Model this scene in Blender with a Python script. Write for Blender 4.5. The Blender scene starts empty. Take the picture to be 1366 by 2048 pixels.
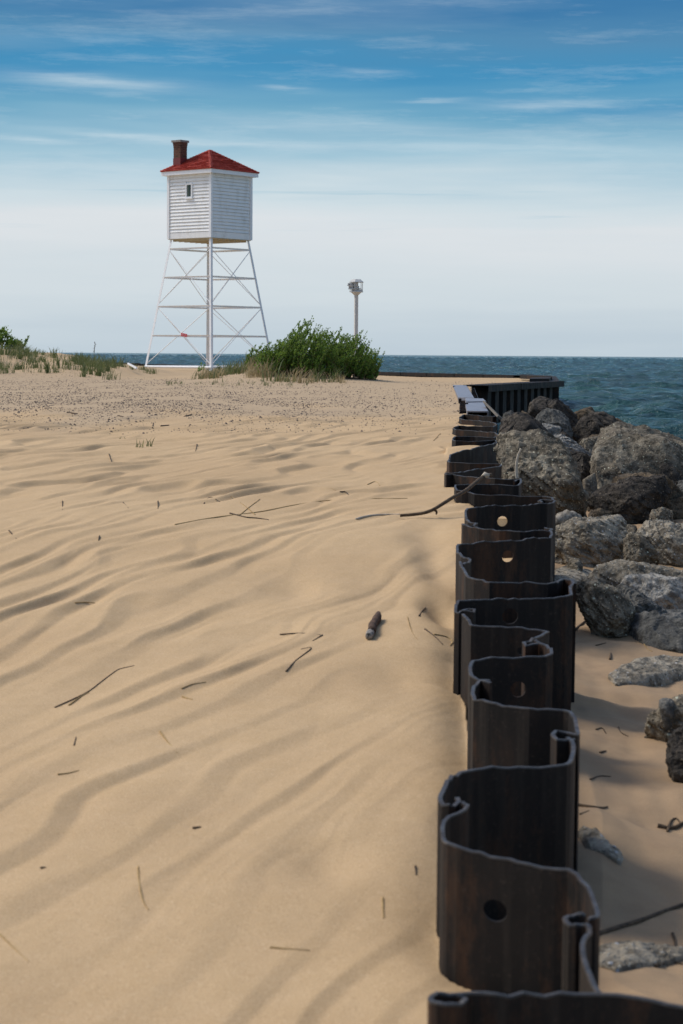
import bpy, bmesh, math, random
import numpy as np
from mathutils import Vector, Matrix
random.seed(7); rng = np.random.default_rng(7)
R = math.radians
scene = bpy.context.scene
C = scene.collection
HC = 1.5                       # camera height above the datum
F = 70/36*2048                 # focal length in photograph pixels
PITCH = math.atan(315/F); ROLL = R(0.43)
WATER = -0.4

# ------------------------------------------------------------------ camera
fw = Vector((0, math.cos(PITCH), -math.sin(PITCH)))
rt0 = Vector((1, 0, 0)); up0 = rt0.cross(fw)
rt = rt0*math.cos(ROLL)+up0*math.sin(ROLL); up = up0*math.cos(ROLL)-rt0*math.sin(ROLL)
cam_d = bpy.data.cameras.new('camera'); cam = bpy.data.objects.new('camera', cam_d); C.objects.link(cam)
m = Matrix.Identity(4)
for i, v in enumerate((rt, up, -fw)):
    for j in range(3): m[j][i] = v[j]
m.translation = Vector((0, 0, HC)); cam.matrix_world = m
cam_d.sensor_fit = 'VERTICAL'; cam_d.sensor_height = 36; cam_d.lens = 70
cam_d.clip_start = 0.1; cam_d.clip_end = 60000
cam_d.dof.use_dof = True; cam_d.dof.focus_distance = 22; cam_d.dof.aperture_fstop = 7
scene.camera = cam

def ray(px, py): return rt*((px-683)/F)-up*((py-1024)/F)+fw
def P(px, py, Y):
    d = ray(px, py); return Vector((0, 0, HC))+d*(Y/d.y)
def G(px, py, h):
    d = ray(px, py); return Vector((0, 0, HC))+d*(h/-d.z)

# ------------------------------------------------------------------ noise
def perlin(x, y, seed=0):
    x = np.asarray(x, float); y = np.asarray(y, float)
    xi = np.floor(x).astype(np.int64); yi = np.floor(y).astype(np.int64)
    xf = x-xi; yf = y-yi
    def g(ix, iy):
        h = (ix*374761393+iy*668265263+seed*974634777) & 0xffffffff
        h = ((h ^ (h >> 13))*1274126177) & 0xffffffff
        h = (h ^ (h >> 16)) & 0xffff
        a = h/65536*2*np.pi
        return np.cos(a), np.sin(a)
    u = xf*xf*xf*(xf*(xf*6-15)+10); v = yf*yf*yf*(yf*(yf*6-15)+10)
    def dot(dx, dy):
        gx, gy = g(xi+dx, yi+dy); return gx*(xf-dx)+gy*(yf-dy)
    a = dot(0, 0); b = dot(1, 0); c = dot(0, 1); d = dot(1, 1)
    return ((a+(b-a)*u)*(1-v)+(c+(d-c)*u)*v)*1.5
def fbm(x, y, seed=0, o=3):
    s = 0; a = 1
    for i in range(o): s = s+a*perlin(x*2**i, y*2**i, seed+i*17); a *= .5
    return s

# ------------------------------------------------------------------ helpers
def tag(o, label=None, cat=None, group=None, kind=None):
    if label: o['label'] = label
    if cat: o['category'] = cat
    if group: o['group'] = group
    if kind: o['kind'] = kind
    return o
def link(o, parent=None):
    C.objects.link(o)
    if parent: o.parent = parent; o.matrix_parent_inverse = Matrix.Translation(-parent.location)
    return o
def empty(name, loc, label, cat, group=None):
    o = bpy.data.objects.new(name, None); o.location = loc; C.objects.link(o)
    return tag(o, label, cat, group)
def mesh_obj(name, verts, faces, mats, parent=None, smooth=False, midx=None):
    me = bpy.data.meshes.new(name); me.from_pydata([tuple(v) for v in verts], [], faces)
    for mt in (mats if isinstance(mats, (list, tuple)) else [mats]): me.materials.append(mt)
    if midx is not None: me.polygons.foreach_set('material_index', midx)
    if smooth: me.polygons.foreach_set('use_smooth', [True]*len(me.polygons))
    me.update()
    return link(bpy.data.objects.new(name, me), parent)
class MB:
    def __init__(s): s.v = []; s.f = []; s.m = []
    def add(s, v, f, mi=0):
        n = len(s.v); s.v += [tuple(x) for x in v]; s.f += [tuple(i+n for i in q) for q in f]; s.m += [mi]*len(f)
    def box(s, c, size, rot=0, mi=0, axes=None):
        c = Vector(c)
        if axes is None: axes = (Vector((math.cos(rot), math.sin(rot), 0)), Vector((-math.sin(rot), math.cos(rot), 0)), Vector((0, 0, 1)))
        v = [c+axes[0]*(a*size[0]/2)+axes[1]*(b*size[1]/2)+axes[2]*(d*size[2]/2) for a in (-1, 1) for b in (-1, 1) for d in (-1, 1)]
        s.add(v, [(0, 1, 3, 2), (4, 6, 7, 5), (0, 4, 5, 1), (2, 3, 7, 6), (0, 2, 6, 4), (1, 5, 7, 3)], mi)
    def beam(s, a, b, w, h, mi=0, side=None):
        a = Vector(a); b = Vector(b); d = (b-a); L = d.length; d.normalize()
        sd = side or (Vector((0, 0, 1)).cross(d) if abs(d.z) < .99 else Vector((1, 0, 0)))
        sd = Vector(sd).normalized(); u = d.cross(sd).normalized(); sd = u.cross(d).normalized()
        s.box((a+b)/2, (w, h, L), 0, mi, (sd, u, d))
    def tube(s, pts, rad, n=6, mi=0, cap=True):
        pts = [Vector(p) for p in pts]; rad = rad if isinstance(rad, (list, tuple)) else [rad]*len(pts)
        vs = []; fs = []
        ref = None
        for i, p in enumerate(pts):
            d = (pts[min(i+1, len(pts)-1)]-pts[max(i-1, 0)]).normalized()
            if ref is None: ref = d.orthogonal().normalized()
            a = (ref-d*ref.dot(d)).normalized(); b = d.cross(a); ref = a
            for k in range(n):
                t = 2*math.pi*k/n; vs.append(p+a*math.cos(t)*rad[i]+b*math.sin(t)*rad[i])
        for i in range(len(pts)-1):
            for k in range(n): fs.append((i*n+k, i*n+(k+1) % n, (i+1)*n+(k+1) % n, (i+1)*n+k))
        if cap: fs.append(tuple(range(n))[::-1]); fs.append(tuple((len(pts)-1)*n+k for k in range(n)))
        s.add(vs, fs, mi)
    def build(s, name, mats, parent=None, smooth=False): return mesh_obj(name, s.v, s.f, mats, parent, smooth, s.m)

# ------------------------------------------------------------------ materials
def mat(name, col=(.5, .5, .5), rough=.7, spec=.5, metal=0):
    mt = bpy.data.materials.new(name); mt.use_nodes = True
    b = mt.node_tree.nodes['Principled BSDF']
    b.inputs['Base Color'].default_value = (*col, 1); b.inputs['Roughness'].default_value = rough
    b.inputs['Specular IOR Level'].default_value = spec; b.inputs['Metallic'].default_value = metal
    return mt
class N:
    def __init__(s, mt): s.t = mt.node_tree; s.n = s.t.nodes; s.b = s.n.get('Principled BSDF')
    def new(s, ty, **k):
        n = s.n.new(ty)
        for a, v in k.items():
            if hasattr(n, a): setattr(n, a, v)
            else: n.inputs[a].default_value = v
        return n
    def l(s, a, b): s.t.links.new(a, b)
    def pos(s, scale=(1, 1, 1), obj=False):
        c = s.new('ShaderNodeTexCoord') if obj else s.new('ShaderNodeNewGeometry')
        mp = s.new('ShaderNodeMapping'); mp.inputs['Scale'].default_value = scale
        s.l(c.outputs['Object' if obj else 'Position'], mp.inputs['Vector']); return mp.outputs[0]
    def noise(s, vec, scale, detail=4, rough=.55, out='Fac'):
        n = s.new('ShaderNodeTexNoise'); n.inputs['Scale'].default_value = scale; n.inputs['Detail'].default_value = detail; n.inputs['Roughness'].default_value = rough
        if vec is not None: s.l(vec, n.inputs['Vector'])
        return n.outputs[out]
    def ramp(s, fac, stops):
        r = s.new('ShaderNodeValToRGB'); e = r.color_ramp.elements
        while len(e) < len(stops): e.new(.5)
        for i, (p, c) in enumerate(stops):
            e[i].position = p; e[i].color = (*(c if isinstance(c, tuple) else (c, c, c)), 1)
        s.l(fac, r.inputs[0]); return r.outputs[0]
    def mix(s, fac, a, b, blend='MIX'):
        x = s.new('ShaderNodeMix'); x.data_type = 'RGBA'; x.blend_type = blend
        for sock, v in ((x.inputs[0], fac), (x.inputs[6], a), (x.inputs[7], b)):
            if isinstance(v, (int, float)): sock.default_value = v
            elif isinstance(v, tuple): sock.default_value = (*v, 1)
            else: s.l(v, sock)
        return x.outputs[2]
    def math(s, op, a, b=0):
        x = s.new('ShaderNodeMath'); x.operation = op
        for sock, v in ((x.inputs[0], a), (x.inputs[1], b)):
            if isinstance(v, (int, float)): sock.default_value = v
            else: s.l(v, sock)
        return x.outputs[0]
    def bump(s, h, strength, dist, prev=None):
        b = s.new('ShaderNodeBump'); b.inputs['Strength'].default_value = strength; b.inputs['Distance'].default_value = dist
        s.l(h, b.inputs['Height'])
        if prev is not None: s.l(prev, b.inputs['Normal'])
        return b.outputs[0]
def finish(n, col=None, rough=None, nrm=None):
    if col is not None: n.l(col, n.b.inputs['Base Color'])
    if rough is not None: n.l(rough, n.b.inputs['Roughness'])
    if nrm is not None: n.l(nrm, n.b.inputs['Normal'])

def sand_mat():
    mt = mat('sand', rough=.95, spec=.15); n = N(mt); p = n.pos()
    big = n.noise(p, .5, 3); fine = n.noise(p, 260, 3, .7); mid = n.noise(p, 7, 4)
    c = n.ramp(big, [(.3, (.485, .33, .178)), (.7, (.57, .40, .222))])
    c = n.mix(n.ramp(mid, [(.35, 0.0), (.7, .35)]), c, (.455, .305, .15))
    c = n.mix(n.ramp(fine, [(.38, .55), (.5, 0.0)]), c, (.27, .18, .10))
    c = n.mix(n.ramp(fine, [(.55, 0.0), (.68, .5)]), c, (.74, .62, .46))
    # gritty patch between the open sand and the dunes
    at = n.new('ShaderNodeAttribute'); at.attribute_name = 'grit'
    v = n.new('ShaderNodeTexVoronoi'); v.inputs['Scale'].default_value = 22; n.l(n.pos((1, 1, .3)), v.inputs['Vector'])
    speck = n.ramp(v.outputs['Distance'], [(.2, 1.0), (.34, 0.0)])
    sel = n.ramp(n.noise(n.pos((1, .6, 1)), 2.2, 5, .7), [(.36, 0.0), (.52, 1.0)])
    k = n.math('MULTIPLY', n.math('MULTIPLY', speck, sel), at.outputs['Fac'])
    c = n.mix(k, c, n.mix(n.ramp(n.noise(p, 31, 1), [(.4, 0.), (.6, 1.)]), (.10, .08, .075), (.30, .24, .19)))
    c = n.mix(n.math('MULTIPLY', at.outputs['Fac'], .45), c, (.37, .295, .21))
    ad = n.new('ShaderNodeAttribute'); ad.attribute_name = 'painted_shade'
    c = n.mix(n.math('MULTIPLY', ad.outputs['Fac'], n.ramp(mid, [(.3, .75), (.7, 1.0)])), c, (.27, .185, .115))  # beach sand darkened: vignette and shade painted into its colour
    b = n.bump(mid, .35, .02); b = n.bump(fine, .35, .003, b)
    finish(n, c, None, b); return mt
def steel_mat():
    mt = mat('rusty_steel', rough=.7, spec=.2); n = N(mt); p = n.pos((1, 1, .5))
    a = n.noise(p, 9, 6, .65); b_ = n.noise(n.pos((1, 1, 1)), 60, 4, .7); s_ = n.noise(n.pos((6, 6, .4)), 5, 3)
    c = n.ramp(a, [(.35, (.006, .0055, .0055)), (.55, (.014, .011, .0095)), (.72, (.040, .024, .016))])
    c = n.mix(n.ramp(s_, [(.5, 0.0), (.75, .5)]), c, (.040, .032, .025))
    c = n.mix(n.ramp(n.noise(n.pos((1, 1, .35)), 3.5, 8, .75), [(.52, 0.0), (.66, .8)]), c, (.075, .036, .018))
    c = n.mix(n.ramp(b_, [(.58, 0.0), (.75, .4)]), c, (.085, .06, .045))
    finish(n, c, n.ramp(a, [(.3, .55), (.7, .85)]), n.bump(b_, .3, .003)); return mt
def edge_mat():
    mt = mat('cut_edge', rough=.5, spec=.6); n = N(mt); a = n.noise(n.pos(), 26, 6, .8)
    finish(n, n.ramp(a, [(.42, (.014, .011, .010)), (.58, (.040, .034, .031)), (.72, (.13, .118, .11))]), None, n.bump(a, .5, .004)); return mt
def rock_mat(name, dark, midc, light, peb=1.0):
    mt = mat(name, rough=.9, spec=.25); n = N(mt); p = n.pos()
    a = n.noise(p, 2.3, 6, .65); b_ = n.noise(p, 16, 5, .7)
    c = n.ramp(a, [(.33, dark), (.52, midc), (.70, light)])
    c = n.mix(n.ramp(b_, [(.42, .75), (.54, 0.0)]), c, tuple(x*.4 for x in dark))
    v = n.new('ShaderNodeTexVoronoi'); v.inputs['Scale'].default_value = 30; n.l(p, v.inputs['Vector'])
    w = n.new('ShaderNodeTexVoronoi'); w.inputs['Scale'].default_value = 64; n.l(p, w.inputs['Vector'])
    sp = n.ramp(v.outputs['Distance'], [(.16, 1.0), (.26, 0.0)]); sel = n.ramp(v.outputs['Color'], [(.5, 0.0), (.55, peb)])
    c = n.mix(n.math('MULTIPLY', sp, sel), c, n.mix(n.ramp(v.outputs['Color'], [(.7, 0.), (.75, 1.)]), tuple(min(.5, x*1.9) for x in light), tuple(x*.5 for x in dark)))
    sp2 = n.ramp(w.outputs['Distance'], [(.18, .8*peb), (.3, 0.0)]); sel2 = n.ramp(w.outputs['Color'], [(.6, 0.0), (.66, 1.0)])
    c = n.mix(n.math('MULTIPLY', sp2, sel2), c, tuple(min(.5, x*1.5) for x in light))
    bb = n.bump(a, .8, .15); bb = n.bump(b_, .8, .03, bb); bb = n.bump(sp, .5*peb, .01, bb)
    finish(n, c, None, bb); return mt
def water_mat():
    mt = mat('lake_water', (.012, .06, .07), .1, .42); n = N(mt); n.b.inputs['IOR'].default_value = 1.29
    p = n.pos((.55, 1.3, 1)); a = n.noise(p, .9, 6, .65); b_ = n.noise(n.pos((.6, 1.2, 1)), 4.0, 5, .65)
    big = n.noise(n.pos((.10, .38, 1)), 1, 7, .7)
    c = n.ramp(big, [(.38, (.010, .042, .046)), (.62, (.038, .110, .105))])
    wn = n.noise(n.pos((.16, .42, 1)), 1.0, 7, .75)
    foam = n.ramp(wn, [(.69, 0.0), (.72, 1.0)])
    c = n.mix(foam, c, (.65, .72, .74))
    nb = n.bump(a, 1.0, .7); nb = n.bump(b_, .7, .10, nb)
    finish(n, c, n.ramp(foam, [(0, .2), (1, .8)]), nb); return mt
def paint_mat(name, col, dirt=.25, sc=6):
    mt = mat(name, col, .55, .4); n = N(mt); a = n.noise(n.pos((1, 1, .4), True), sc, 6, .7); b_ = n.noise(n.pos((3, 3, 1), True), 14, 4, .8)
    c = n.mix(n.ramp(a, [(.5, 0.0), (.8, dirt*1.6)]), col, tuple(x*.55 for x in (col[0], col[1]*.95, col[2]*.85)))
    c = n.mix(n.ramp(b_, [(.66, 0.0), (.74, dirt*2)]), c, (.22, .2, .18))
    finish(n, c, None, n.bump(a, .2, .01)); return mt
def leaf_mat(name, c1, c2, c3):
    mt = mat(name, c1, .5, .35); n = N(mt)
    a = n.noise(n.pos(), 2.2, 2); b_ = n.noise(n.pos(), 23, 1)
    c = n.mix(n.ramp(a, [(.35, 0.0), (.65, 1.0)]), c1, c2); c = n.mix(n.ramp(b_, [(.5, 0.0), (.68, 1.0)]), c, c3)
    finish(n, c)
    tr = n.new('ShaderNodeBsdfTranslucent'); n.l(n.mix(.5, c, tuple(min(1, x*2) for x in c3)), tr.inputs[0])
    mx = n.new('ShaderNodeMixShader'); mx.inputs[0].default_value = .3
    out = [x for x in n.n if x.type == 'OUTPUT_MATERIAL'][0]
    n.l(n.b.outputs[0], mx.inputs[1]); n.l(tr.outputs[0], mx.inputs[2]); n.l(mx.outputs[0], out.inputs[0]); return mt
def wood_mat(name, c1, c2):
    mt = mat(name, c1, .85, .2); n = N(mt); a = n.noise(n.pos((1, 1, 1)), 40, 5, .7)
    finish(n, n.ramp(a, [(.35, c1), (.65, c2)]), None, n.bump(a, .6, .004)); return mt
M = dict(
    sand=sand_mat(), steel=steel_mat(), edge=edge_mat(), water=water_mat(),
    brown=rock_mat('brown_concrete', (.092, .076, .054), (.180, .152, .11), (.31, .27, .20)),
    dark=rock_mat('dark_rock', (.026, .023, .019), (.06, .05, .04), (.13, .105, .075), .6),
    rusty=rock_mat('rusty_rock', (.055, .042, .028), (.11, .082, .052), (.20, .145, .085), .5),
    grey=rock_mat('grey_concrete', (.17, .145, .108), (.30, .262, .20), (.43, .38, .295), .9),
    slate=rock_mat('slate_rock', (.06, .06, .055), (.115, .112, .10), (.19, .18, .16), .3),
    pale=rock_mat('pale_slab', (.20, .19, .17), (.32, .305, .27), (.42, .39, .34), .4),
    white=paint_mat('white_paint', (.85, .85, .84), .22), siding=paint_mat('siding_paint', (.87, .865, .835), .35, 3),
    trim=paint_mat('trim_paint', (.86, .86, .85), .1), under=wood_mat('floor_boards', (.42, .36, .24), (.55, .48, .34)),
    glass=mat('window_glass', (.02, .035, .03), .08, .6), blind=mat('window_blind', (.09, .13, .10), .8),
    cap=wood_mat('chimney_cap', (.20, .19, .17), (.32, .30, .27)), red=mat('red_sign', (.55, .04, .06), .5),
    weather=wood_mat('weathered_board', (.40, .39, .365), (.68, .67, .64)), hole=mat('entrance_hole', (.01, .01, .01), .9),
    cplate=None,
    leaf=leaf_mat('bush_leaf', (.038, .102, .020), (.095, .19, .032), (.23, .32, .055)),
    grass=leaf_mat('grass_blade', (.045, .08, .025), (.08, .115, .035), (.17, .18, .07)),
    straw=leaf_mat('dry_grass_blade', (.22, .17, .08), (.30, .23, .12), (.38, .31, .17)),
    stem=wood_mat('stem_bark', (.07, .05, .03), (.13, .09, .055)),
    twig=wood_mat('twig_bark', (.045, .032, .022), (.13, .09, .055)),
    reed=wood_mat('dry_reed', (.26, .17, .07), (.42, .29, .13)), bleached=wood_mat('bleached_wood', (.34, .29, .22), (.55, .48, .38)),
    pebble=wood_mat('pebble', (.055, .045, .04), (.26, .20, .15)))
def plate_mat():
    mt = mat('cap_plate', (.2, .2, .22), .42, .6); n = N(mt); a = n.noise(n.pos((1, .5, 1)), 6, 6, .7)
    finish(n, n.ramp(a, [(.35, (.15, .145, .16)), (.6, (.22, .22, .245)), (.72, (.08, .06, .05))]), None, n.bump(a, .2, .005)); return mt
M['plate'] = plate_mat()
def roof_mat():
    mt = mat('red_shingle', (.35, .03, .025), .75, .25); n = N(mt); a = n.noise(n.pos((1, 1, 1)), 4, 5, .7); b_ = n.noise(n.pos((1, 1, 1)), 60, 3, .7)
    c = n.ramp(a, [(.3, (.33, .038, .026)), (.7, (.50, .085, .055))]); c = n.mix(n.ramp(b_, [(.4, .5), (.55, 0.)]), c, (.16, .012, .012))
    finish(n, c, None, n.bump(b_, .5, .01)); return mt
M['roof'] = roof_mat()
def brick_mat():
    mt = mat('chimney_brick', rough=.9, spec=.2); n = N(mt)
    tc = n.new('ShaderNodeTexCoord'); sx = n.new('ShaderNodeSeparateXYZ'); n.l(tc.outputs['Object'], sx.inputs[0])
    cb = n.new('ShaderNodeCombineXYZ'); n.l(n.math('ADD', sx.outputs[0], sx.outputs[1]), cb.inputs[0]); n.l(sx.outputs[2], cb.inputs[1])
    br = n.new('ShaderNodeTexBrick'); n.l(cb.outputs[0], br.inputs[0]); br.inputs['Scale'].default_value = 1
    br.inputs['Brick Width'].default_value = .22; br.inputs['Row Height'].default_value = .085; br.inputs['Mortar Size'].default_value = .009
    br.inputs['Color1'].default_value = (.15, .06, .038, 1); br.inputs['Color2'].default_value = (.075, .034, .024, 1); br.inputs['Mortar'].default_value = (.14, .105, .075, 1)
    finish(n, br.outputs['Color'], None, n.bump(br.outputs['Fac'], -.8, .01)); return mt
M['brick'] = brick_mat(); M['flash'] = mat('red_flashing', (.16, .022, .018), .6)
for k in ('lead',): M[k] = mat(k, (.1, .1, .1))

# ------------------------------------------------------------------ the steel wall: traced from its plan
HT = sorted([(2100, 1.27), (2010, 1.26), (1720, 1.22), (1545, 1.18), (1410, 1.15), (1315, 1.14), (1255, 1.12), (1196, 1.07), (1160, 1.045), (1085, 1.02), (1050, 1.0),
      (1012, .97), (990, .955), (969, .92), (955, .905), (940, .895), (926, .88), (893, .85), (875, .835), (850, .81), (830, .79), (800, .765), (760, .75)])
def htop(py): return float(np.interp(py, [a for a, b in HT], [b for a, b in HT]))
SH = [
 [(1620, 2052), (1500, 2033), (1366, 2012), (1250, 1993), (1180, 1983), (1060, 1982), (1005, 1992), (960, 1985), (905, 1986), (880, 1984), (858, 1990), (868, 2003), (900, 2006), (928, 2000), (932, 1992), (915, 1989)],
 [(1200, 1986), (1192, 1975), (1175, 1935), (1163, 1895), (1170, 1872), (1182, 1858), (1170, 1849), (1145, 1851), (1129, 1841), (1132, 1830), (1150, 1826), (1170, 1829)],
 [(1176, 1836), (1192, 1836), (1197, 1824), (1186, 1792), (1168, 1762), (1150, 1745), (1100, 1737), (1040, 1724), (960, 1706), (902, 1693), (887, 1682), (884, 1655), (889, 1631), (925, 1622), (938, 1613), (925, 1603)],
 [(914, 1594), (919, 1602), (903, 1611), (882, 1607), (879, 1594), (890, 1567), (908, 1545), (960, 1537), (1060, 1531), (1128, 1530), (1141, 1523), (1147, 1500), (1147, 1484), (1135, 1474)],
 [(1150, 1478), (1115, 1480), (1105, 1472), (1112, 1462), (1135, 1463), (1157, 1468), (1151, 1441), (1140, 1422), (1128, 1419), (1060, 1415), (980, 1403), (950, 1397), (945, 1385), (948, 1369), (960, 1362), (982, 1366)],
 [(980, 1357), (957, 1357), (943, 1352), (940, 1335), (946, 1318), (985, 1315), (1040, 1313), (1090, 1311), (1103, 1308), (1102, 1299), (1090, 1287), (1070, 1282)],
 [(1075, 1285), (1052, 1288), (1047, 1282), (1060, 1280), (1080, 1271), (1096, 1262), (1085, 1260), (1030, 1256), (960, 1251), (944, 1250), (935, 1240), (926, 1227)],
 [(922, 1220), (945, 1223), (949, 1218), (935, 1215), (917, 1223), (911, 1221), (912, 1208), (917, 1200), (960, 1199), (1050, 1196), (1130, 1193), (1143, 1191), (1141, 1181), (1140, 1174), (1145, 1167)],
 [(1150, 1168), (1141, 1157), (1127, 1155), (1118, 1161), (1112, 1166), (1095, 1167), (1040, 1164), (980, 1164), (950, 1158), (934, 1152), (930, 1142), (922, 1130), (920, 1124)],
 [(926, 1127), (940, 1122), (940, 1117), (925, 1113), (915, 1103), (914, 1091), (921, 1087), (945, 1085), (1000, 1082), (1060, 1077), (1100, 1074), (1104, 1067), (1102, 1062)],
 [(1090, 1055), (1104, 1058), (1098, 1061), (1075, 1060), (1040, 1062), (1000, 1060), (960, 1056), (928, 1050), (925, 1046)],
 [(945, 1050), (954, 1046), (938, 1043), (932, 1035), (931, 1022), (935, 1016), (955, 1013), (990, 1011), (1040, 1010), (1080, 1007), (1094, 1007), (1104, 1005), (1110, 1002)],
 [(1085, 1003), (1077, 1000), (1088, 997), (1108, 999), (1103, 994), (1085, 992), (1040, 991), (980, 990), (950, 988), (938, 985), (925, 984)],
 [(928, 981), (914, 979), (910, 974), (911, 969), (930, 968), (980, 967), (1028, 970), (1036, 970), (1042, 963), (1041, 958)],
 [(1028, 962), (1040, 957), (1030, 957.5), (990, 957), (930, 951), (906, 948.5), (893, 949), (890, 946)],
 [(891, 944), (905, 945), (950, 939), (990, 934), (1002, 931.5), (1002, 928.5)],
 [(1001, 927.5), (990, 927), (940, 926), (900, 924), (895, 921), (899, 917)],
 [(899, 915), (901, 908), (920, 903), (960, 893), (985, 887), (994, 884)],
 [(996, 883), (990, 880), (950, 882), (912, 882), (905, 880), (906, 877)],
 [(906, 876), (911, 872), (950, 873), (985, 875), (994, 873)],
 [(997, 870), (990, 865), (950, 861.5), (912, 859), (906, 856)],
 [(908, 854), (918, 851), (950, 852), (985, 853.5), (992, 851)],
 [(994, 849), (988, 845), (955, 841), (924, 838.5), (919, 836)],
 [(919, 834), (928, 829), (955, 830.5), (985, 833), (992, 831)],
]
def dense(pts, step):
    out = [pts[0]]
    for a, b in zip(pts, pts[1:]):
        k = max(1, int((b-a).length/step))
        out += [a.lerp(b, i/k) for i in range(1, k+1)]
    return out
def soften(pts):
    q = [pts[0]]
    for a, b in zip(pts, pts[1:]): q += [a.lerp(b, .25), a.lerp(b, .75)]
    return q+[pts[-1]]
def sheet(name, pts, thick, zbot, parent, seed, jag=.006, step=.03, mats=None):
    """pts: top edge as 3D points; a steel sheet of constant thickness down to zbot"""
    p = dense(pts, step); n = len(p)
    nrm = []
    for i in range(n):
        d = p[min(i+1, n-1)]-p[max(i-1, 0)]; d = Vector((d.x, d.y, 0)).normalized(); nrm.append(Vector((-d.y, d.x, 0)))
    jz = []
    for i, q in enumerate(p):
        jz.append(jag*(perlin(np.array([i*.23]), np.array([seed*3.1]), 5)[0]*1.2+perlin(np.array([i*.9]), np.array([seed*1.7]), 9)[0]*.9+rng.normal()*.18))
    lip = .0055 if jag else 0.0     # torch-cut burr slightly wider than the plate
    V = []; Fc = []; Mi = []
    for i, q in enumerate(p):
        z = q.z+jz[i]
        for s_, e, zz in ((-1, 0, zbot), (-1, 0, z-lip), (-1, .0008 if jag else 0, z-lip*.8), (-1, 0, z), (1, 0, z), (1, .0008 if jag else 0, z-lip*.8), (1, 0, z-lip), (1, 0, zbot)):
            v = q+nrm[i]*s_*(thick/2+e); V.append((v.x, v.y, zz))
    for i in range(n-1):
        for k in range(7):
            Fc.append((i*8+k, i*8+k+1, (i+1)*8+k+1, (i+1)*8+k)); Mi.append(1 if 1 <= k <= 5 else 0)
        Fc.append((i*8+7, i*8, (i+1)*8, (i+1)*8+7)); Mi.append(0)
    Fc.append(tuple(range(8))[::-1]); Mi.append(0); Fc.append(tuple((n-1)*8+k for k in range(8))); Mi.append(0)
    return mesh_obj(name, V, Fc, mats or [M['steel'], M['edge']], parent, False, Mi)
def apply_mods(o):
    dg = bpy.context.evaluated_depsgraph_get(); dg.update()
    me = bpy.data.meshes.new_from_object(o.evaluated_get(dg)); o.modifiers.clear(); o.data = me
wall = empty('sheet_pile_wall', (.4, 4, 0), 'rusty dark steel sheet pile wall zigzagging out of the sand towards the lake', 'sheet pile wall')
NODES = []
holes = {2: [((990, 1820), 23)], 5: [((1036, 1378), 16)], 6: [((1042, 1302), 8)], 7: [((1020, 1232), 16)], 9: [((1014, 1111), 12)], 11: [((1004, 1042), 10.5)]}
for i, s in enumerate(SH):
    pts = [G(x, y, htop(y)) for x, y in s]
    NODES += pts
    D = pts[0].y
    o = sheet('sheet_pile', soften(pts) if i < 4 else pts, .010 if i < 3 else .012, -.75, wall, i, .006, .025 if D < 12 else .05)
    for (hx, hy), r in holes.get(i, []):
        # depth of the web at this column
        wy_ = {2: 1713, 5: 1313, 6: 1257, 7: 1197, 9: 1079, 11: 1010}[i]; Y = G(hx, wy_, htop(wy_)).y
        c = P(hx, hy, Y); mb = MB(); rr = r*Y/F
        mb.tube([c+Vector((0, -.2, 0)), c+Vector((0, .2, 0))], rr, 20)
        cut = mb.build('cutter', M['steel']); bm = o.modifiers.new('b', 'BOOLEAN'); bm.object = cut; bm.operation = 'DIFFERENCE'; bm.solver = 'EXACT'
        apply_mods(o); bpy.data.objects.remove(cut)
# reddish bolt stub left in the interlock
WALLPOLY = [(p.x, p.y) for p in NODES]
c1 = P(925, 822, 29); corner0 = P(928, 771, 50); corner1 = P(1104, 763, 60); corner2 = (7.7, 75.0); corner3 = (6.9, 78); 
LANDEDGE = [(.95, -2)]+[(.62, 2.4)]+WALLPOLY+[(c1.x+.1, 28), (3.25, 50.2), (6.3, 60.2), (7.8, 75.5), (6.9, 78.2), (1.7, 89.5), (-8, 123.5), (-20, 165), (-200, 165), (-200, -2)]

# ------------------------------------------------------------------ the ground
WL = {}
lef = sorted([(min(pp, key=lambda q: q.x/q.y)) for pp in [[G(x, y, htop(y)) for x, y in s] for s in SH]], key=lambda q: q.y)
LY = np.array([q.y for q in lef]+[28, 50]); LX = np.array([q.x for q in lef]+[1.75, 3.0])
HSY = [0, 3, 4.5, 6, 8, 10, 12, 15, 18, 22, 30, 50, 75, 85, 100, 125, 170]
HSH = [1.6, 1.56, 1.52, 1.49, 1.41, 1.26, 1.085, 1.0, .94, .885, .83, .775, .84, .94, .85, .92, .95]
def inpoly(x, y, poly):
    ins = np.zeros(x.shape, bool); n = len(poly)
    for i in range(n):
        x1, y1 = poly[i]; x2, y2 = poly[(i+1) % n]
        if y1 == y2: continue
        c = ((y1 > y) != (y2 > y)) & (x < (x2-x1)*(y-y1)/(y2-y1)+x1)
        ins ^= c
    return ins
def sstep(a, b, t):
    t = np.clip((t-a)/(b-a), 0, 1); return t*t*(3-2*t)
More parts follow.
